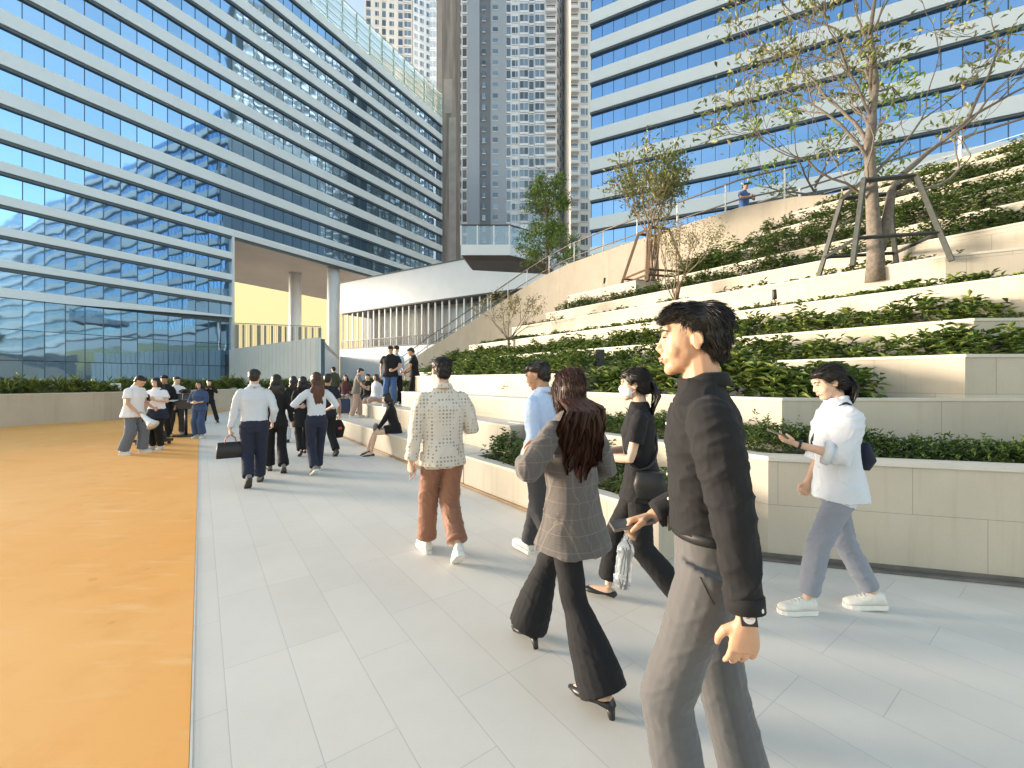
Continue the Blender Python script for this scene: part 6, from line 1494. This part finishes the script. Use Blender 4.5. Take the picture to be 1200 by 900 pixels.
# seated woman, legs crossed
zb_ = .44
S1 = person('seated woman in a black blazer with bare legs on the edge of the steps', cs(3.20, s_at(3.20, 463), 0), yaw_dir(-.93, -.25), H=1.56, fem=True, pel=.58, lean=.22, head=(0, .05), skin=SK_B,
    legs={-1: ((-.09, .50, .09), -.1, (0, .6, 1)), 1: ((-.04, .58, .15), -.35, (0, .6, 1))}, top=dict(name='blazer', m=C_BLK, hem=.80, hemw=1.05, w=1.04, sleeve=.95, collar=False),
    arms={-1: ((-.08, .36, .98), (-.6, -.8, -.4), (.3, .8, -.4), (.3, 0, -1), .6), 1: ((.09, .34, .98), (.6, -.8, -.4), (-.3, .8, -.4), (-.3, 0, -1), .6)}, hair=hair_long(H_BLACK, .16, .08, .05, strands=1), shoes='heel', shoe_m=M_SHOEB, voxel=.010,
    skirt=lambda info, part, S, LG, P: part('skirt', (lambda mb: [mb.loft([(S(P+Vector((0, -.02, -.10))), .155, .12), (S(P+Vector((0, 0, 0))), .165, .13), (S(P+Vector((0, 0, .12))), .13, .10)], 24), mb.tube([S(P), S((LG[-1][1]+LG[1][1])/2*.55+P*.45)], [(.17, .11), (.15, .095)], 18), mb][-1])(MB()), C_BLK, .011, 3, .004))
mb = MB(); q = S1['palm1']+Vector((-.02, .02, .02)); mb.loft([(q, .11, .05), (q+Z3*.08, .12, .06), (q+Z3*.15, .10, .03)], 18, 3)
prop(S1, 'handbag', 'small grey patterned handbag on the lap of the seated woman', 'bag', [('bag', mb, fabric('grey_pattern', (.22, .19, .17), .8, kind='dots', col2=(.05, .05, .05)))])
def stand(label, u, Y, z, yaw, **kw): 
    kw.setdefault('legs', STAND); kw.setdefault('voxel', .013); kw.setdefault('detail', 0); return person(label, at(u, Y, z), yaw, **kw)
S2 = stand('man in a black t-shirt and blue jeans with a grey camera strap on the steps', 458, 11.6, .80, yaw_dir(.1, -1), H=1.64, bulk=1.12, skin=SK_A, head=(0, .45), top=dict(name='tshirt', m=C_BLK, hem=.83, w=1.06, sleeve=.45, sw=1.15, collar=False), trousers=dict(m=C_JEAN, w=1.05, knee=.09, hem=.085), hair=hair_short(strands=1), voxel=.011,
    legs={-1: ((-.10, .10, .08), 0), 1: ((.16, -.04, .08), 0)}, arms={-1: ((-.10, .22, 1.0), (-1, -.4, -.3), (.5, .8, 0), (.6, 0, 0), .8), 1: ((.26, .05, .93), (.4, -1, 0), (0, .1, -1), (-.9, .1, 0), .5)}, extras=[strap((.11, 1.44, .08), (-.16, 1.05, .15), pbr('grey_strap', (.3, .3, .32), .7, .1, 9), r=.008)])
S2b = stand('person in a black cap and pale blue shirt just behind the man in blue jeans', 464, 12.35, .80, yaw_dir(.5, -.8), H=1.69, skin=SK_B, head=(0, .25), top=dict(m=C_BLUE, hem=.85, sleeve=.9), trousers=dict(m=C_BLK, w=1.0), hair=hair_short(strands=1), shoe_m=M_SHOEB, extras=[cap(C_BLK)])
S3 = stand('man in a black t-shirt and black trousers looking down on the right of the steps', 486, 11.9, .80, yaw_dir(-.8, -.1), H=1.62, bulk=1.05, skin=SK_A, lean=.06, head=(0, .5), top=dict(name='tshirt', m=C_BLK, hem=.83, w=1.05, sleeve=.45, sw=1.1, collar=False), trousers=dict(m=C_BLK, w=1.0), hair=hair_short(strands=1), shoe_m=M_SHOEB, sole_m=M_SOLEB, arms={-1: ((-.16, .3, 1.0), (-.7, -.8, 0), (.3, .9, 0), (.6, 0, 0), .6), 1: ((.2, .24, .98), (.7, -.8, 0), (-.3, .9, 0), (-.6, 0, 0), .6)})
S4 = stand('person in an olive jacket and black cap at the left end of the steps', 391, 18.5, .44, yaw_dir(-.3, 1), H=1.62, skin=SK_B, head=(.8, 0), top=dict(name='jacket', m=C_OLIVE, hem=.82, w=1.12, sleeve=.95, sw=1.15, collar=False), trousers=dict(m=C_BLK, w=1.05), hair=hair_short(strands=1), shoe_m=M_SHOEB, sole_m=M_SOLEB, voxel=.018, extras=[cap(C_BLK, False)])
S5 = stand('person in a grey-brown top and dusty pink trousers beside the blue suitcase', 417, 12.2, .44, yaw_dir(.8, .4), H=1.42, skin=SK_B, lean=.16, head=(0, .3), top=dict(m=fabric('taupe_cloth', (.20, .17, .15), .85), hem=.82, w=1.05, sleeve=.5, collar=False), trousers=dict(m=C_PINK, w=1.05, knee=.09, hem=.09), legs={-1: ((-.1, .14, .08), 0), 1: ((.1, -.16, .08), 0)}, hair=hair_short(strands=1), arms={-1: ((-.1, .34, 1.1), (-.8, -.8, 0), (.3, .9, 0), (.6, 0, 0), .6), 1: ((.15, .32, 1.02), (.8, -.8, 0), (-.3, .9, 0), (-.6, 0, 0), .6)})
def seated(label, u, Y, seat, yaw, **kw):
    kw.setdefault('voxel', .015); kw.setdefault('detail', 0)
    H_ = kw.get('H', 1.6); k_ = H_/1.7
    return person(label, at(u, Y, 0)+Vector((0, 0, seat-.43)), yaw, pel=.43/k_+.10, legs={-1: ((-.09, .40, .085), 0, (0, .6, 1)), 1: ((.09, .44, .085), 0, (0, .6, 1))}, **kw)
S6 = seated('woman in a white blouse with long reddish hair sitting on the upper steps', 441, 13.6, .85, yaw_dir(-.4, -.8), H=1.6, fem=True, skin=SK_B, top=dict(m=C_WHT, hem=.88, w=1.08, sleeve=.95, collar=False), trousers=dict(m=C_PINK, w=1.0), hair=hair_long(H_BROWN, .18, .08, .05, strands=1), shoe_m=M_SHOEB, sole_m=M_SOLEB)
S7 = seated('dark haired person in black sitting left of the woman in the white blouse', 431, 14.4, .85, yaw_dir(-.1, -.9), H=1.62, skin=SK_B, top=dict(m=C_BLK, hem=.88, sleeve=.95, collar=False), trousers=dict(m=C_CHAR, w=1.0), hair=hair_short(strands=1), shoe_m=M_SHOEB, sole_m=M_SOLEB)
S8 = seated('person in a dark red-brown top sitting beside the person in the olive jacket', 405, 16.0, .85, yaw_dir(.2, -.9), H=1.6, fem=True, skin=SK_B, top=dict(m=fabric('maroon_cloth', (.09, .04, .04), .85), hem=.88, sleeve=.95, collar=False), trousers=dict(m=C_PINK, w=1.0), hair=hair_long(H_BLACK, .12, .08, .05, strands=1), shoe_m=M_SHOEW)
# benches they sit on (stone blocks on the platform)
for (u, Y, lab) in ((437, 14.1, 'stone seat block under the two seated people'), (405, 16.15, 'stone seat block beside the person in the olive jacket')):
    q = at(u, Y, .445); mb = MB(); mb.box(q+Z3*.195, (1.3, .5, .385), -.5); o = mb.build('seat_block', M_STONE, None); o.data.transform(Matrix.Translation(-q)); o.location = q; tag(o, lab, 'bench')
# blue suitcase
q = at(403, 13.2, .44); sc_ = empty('suitcase', q, .4, 'dark blue suitcase standing upright on the steps', 'suitcase')
mb = MB(); mb.box(Vector((0, 0, .27)), (.36, .22, .46)); o = mb.build('case_body', pbr('blue_case', (.02, .04, .10), .4, .1, 9), sc_, bevel=.03)
mb = MB(); mb.tube([(-.07, 0, .5), (-.07, 0, .56), (.07, 0, .56), (.07, 0, .5)], .01, 6); mb.build('handle', M_BLACKP, sc_)
for dx in (-.13, .13):
    for dy in (-.07, .07): mb = MB(); mb.tube([(dx-.012, dy, .022), (dx+.012, dy, .022)], .022, 10); mb.build('wheel', M_BLACKP, sc_)
# person on the top deck
S9 = stand('person in blue clothes leaning at the railing of the top deck under the tree leaves', 872, 14.6, 6.50, yaw_dir(.3, -.9), H=1.72, skin=SK_C, head=(0, .3), top=dict(m=C_BLUET, hem=.72, w=1.06, sleeve=.5, sw=1.1, collar=False), trousers=dict(m=C_BLUET, w=1.05), hair=hair_short(strands=1), shoe_m=M_SHOEB, arms={-1: ((-.1, .3, 1.15), (-1, -.5, -.3), (.3, .9, 0), (.6, 0, 0), .6), 1: ((.1, .3, 1.15), (1, -.5, -.3), (-.3, .9, 0), (-.6, 0, 0), .6)})
# ================================================================== light, sky, camera
SUN_EL, SUN_DIR = 6.0, Vector((-.93, .22, 0)).normalized()
sd = Vector((SUN_DIR.x*math.cos(R(SUN_EL)), SUN_DIR.y*math.cos(R(SUN_EL)), math.sin(R(SUN_EL))))
L = bpy.data.lights.new('sun', 'SUN'); L.energy = 2.0; L.angle = R(14); L.color = (1.0, .87, .71)
lo = bpy.data.objects.new('sun', L); COL.objects.link(lo); lo.rotation_euler = sd.to_track_quat('Z', 'Y').to_euler(); lo.location = (0, 0, 40)
w = bpy.data.worlds.new('World'); sc.world = w; w.use_nodes = True; n = w.node_tree; bg = n.nodes['Background']
sk = n.nodes.new('ShaderNodeTexSky'); sk.sky_type = 'NISHITA'; sk.sun_disc = False; sk.sun_elevation = R(SUN_EL)
sk.sun_rotation = math.atan2(sd.x, sd.y); sk.air_density = 1.0; sk.dust_density = 1.6; sk.ozone_density = 1.2; sk.altitude = 10
g = n.nodes.new('ShaderNodeTexCoord'); sp = n.nodes.new('ShaderNodeSeparateXYZ'); n.links.new(g.outputs['Generated'], sp.inputs[0])
mp = n.nodes.new('ShaderNodeMapping'); mp.inputs['Scale'].default_value = (1, 1, 3.2); n.links.new(g.outputs['Generated'], mp.inputs[0])
cl = noise_tex(n, mp.outputs[0], 2.6, 7, .55)
# thin bright cloud over the whole sky, thicker near the horizon
el = ramp(n, sp.outputs[2], [(0.0, 1.0), (.30, .35), (.7, .06)])
cf = math_node(n, 'MULTIPLY', ramp(n, cl, [(.38, 0.0), (.72, 1.0)]), el)
# cloud lit warm on the side of the low sun
dt = n.nodes.new('ShaderNodeVectorMath'); dt.operation = 'DOT_PRODUCT'; n.links.new(g.outputs['Generated'], dt.inputs[0]); dt.inputs[1].default_value = Vector((-.62, .78, .08)).normalized()
wf = ramp(n, dt.outputs['Value'], [(.45, 0.0), (.93, 1.0)])
ccol = mixcol(n, wf, (2.9, 2.8, 2.7), (1.45, 1.24, .66))
cf2 = math_node(n, 'MAXIMUM', cf, math_node(n, 'MULTIPLY', math_node(n, 'MULTIPLY', wf, ramp(n, sp.outputs[2], [(0.0, 1.0), (.28, .95), (.6, 0.0)])), 1.0))
n.links.new(mixcol(n, 1.0, mixcol(n, cf2, sk.outputs[0], ccol), (1.06, 1.0, .91), 'MULTIPLY'), bg.inputs['Color'])
bg.inputs['Strength'].default_value = .15
cd = bpy.data.cameras.new('camera'); cam = bpy.data.objects.new('camera', cd); COL.objects.link(cam)
cam.location = (0, 0, EYE); cam.rotation_euler = (R(90), 0, 0); cd.sensor_width = 36; cd.lens = 36*F/1200; cd.shift_y = -(450-VH)/1200
cd.clip_start = .05; cd.clip_end = 3000; sc.camera = cam
sc.view_settings.view_transform = 'Standard'; sc.view_settings.look = 'None'; sc.view_settings.exposure = 2.3; sc.view_settings.gamma = 1
sc.render.engine = 'CYCLES'; sc.cycles.max_bounces = 6; sc.cycles.transparent_max_bounces = 8
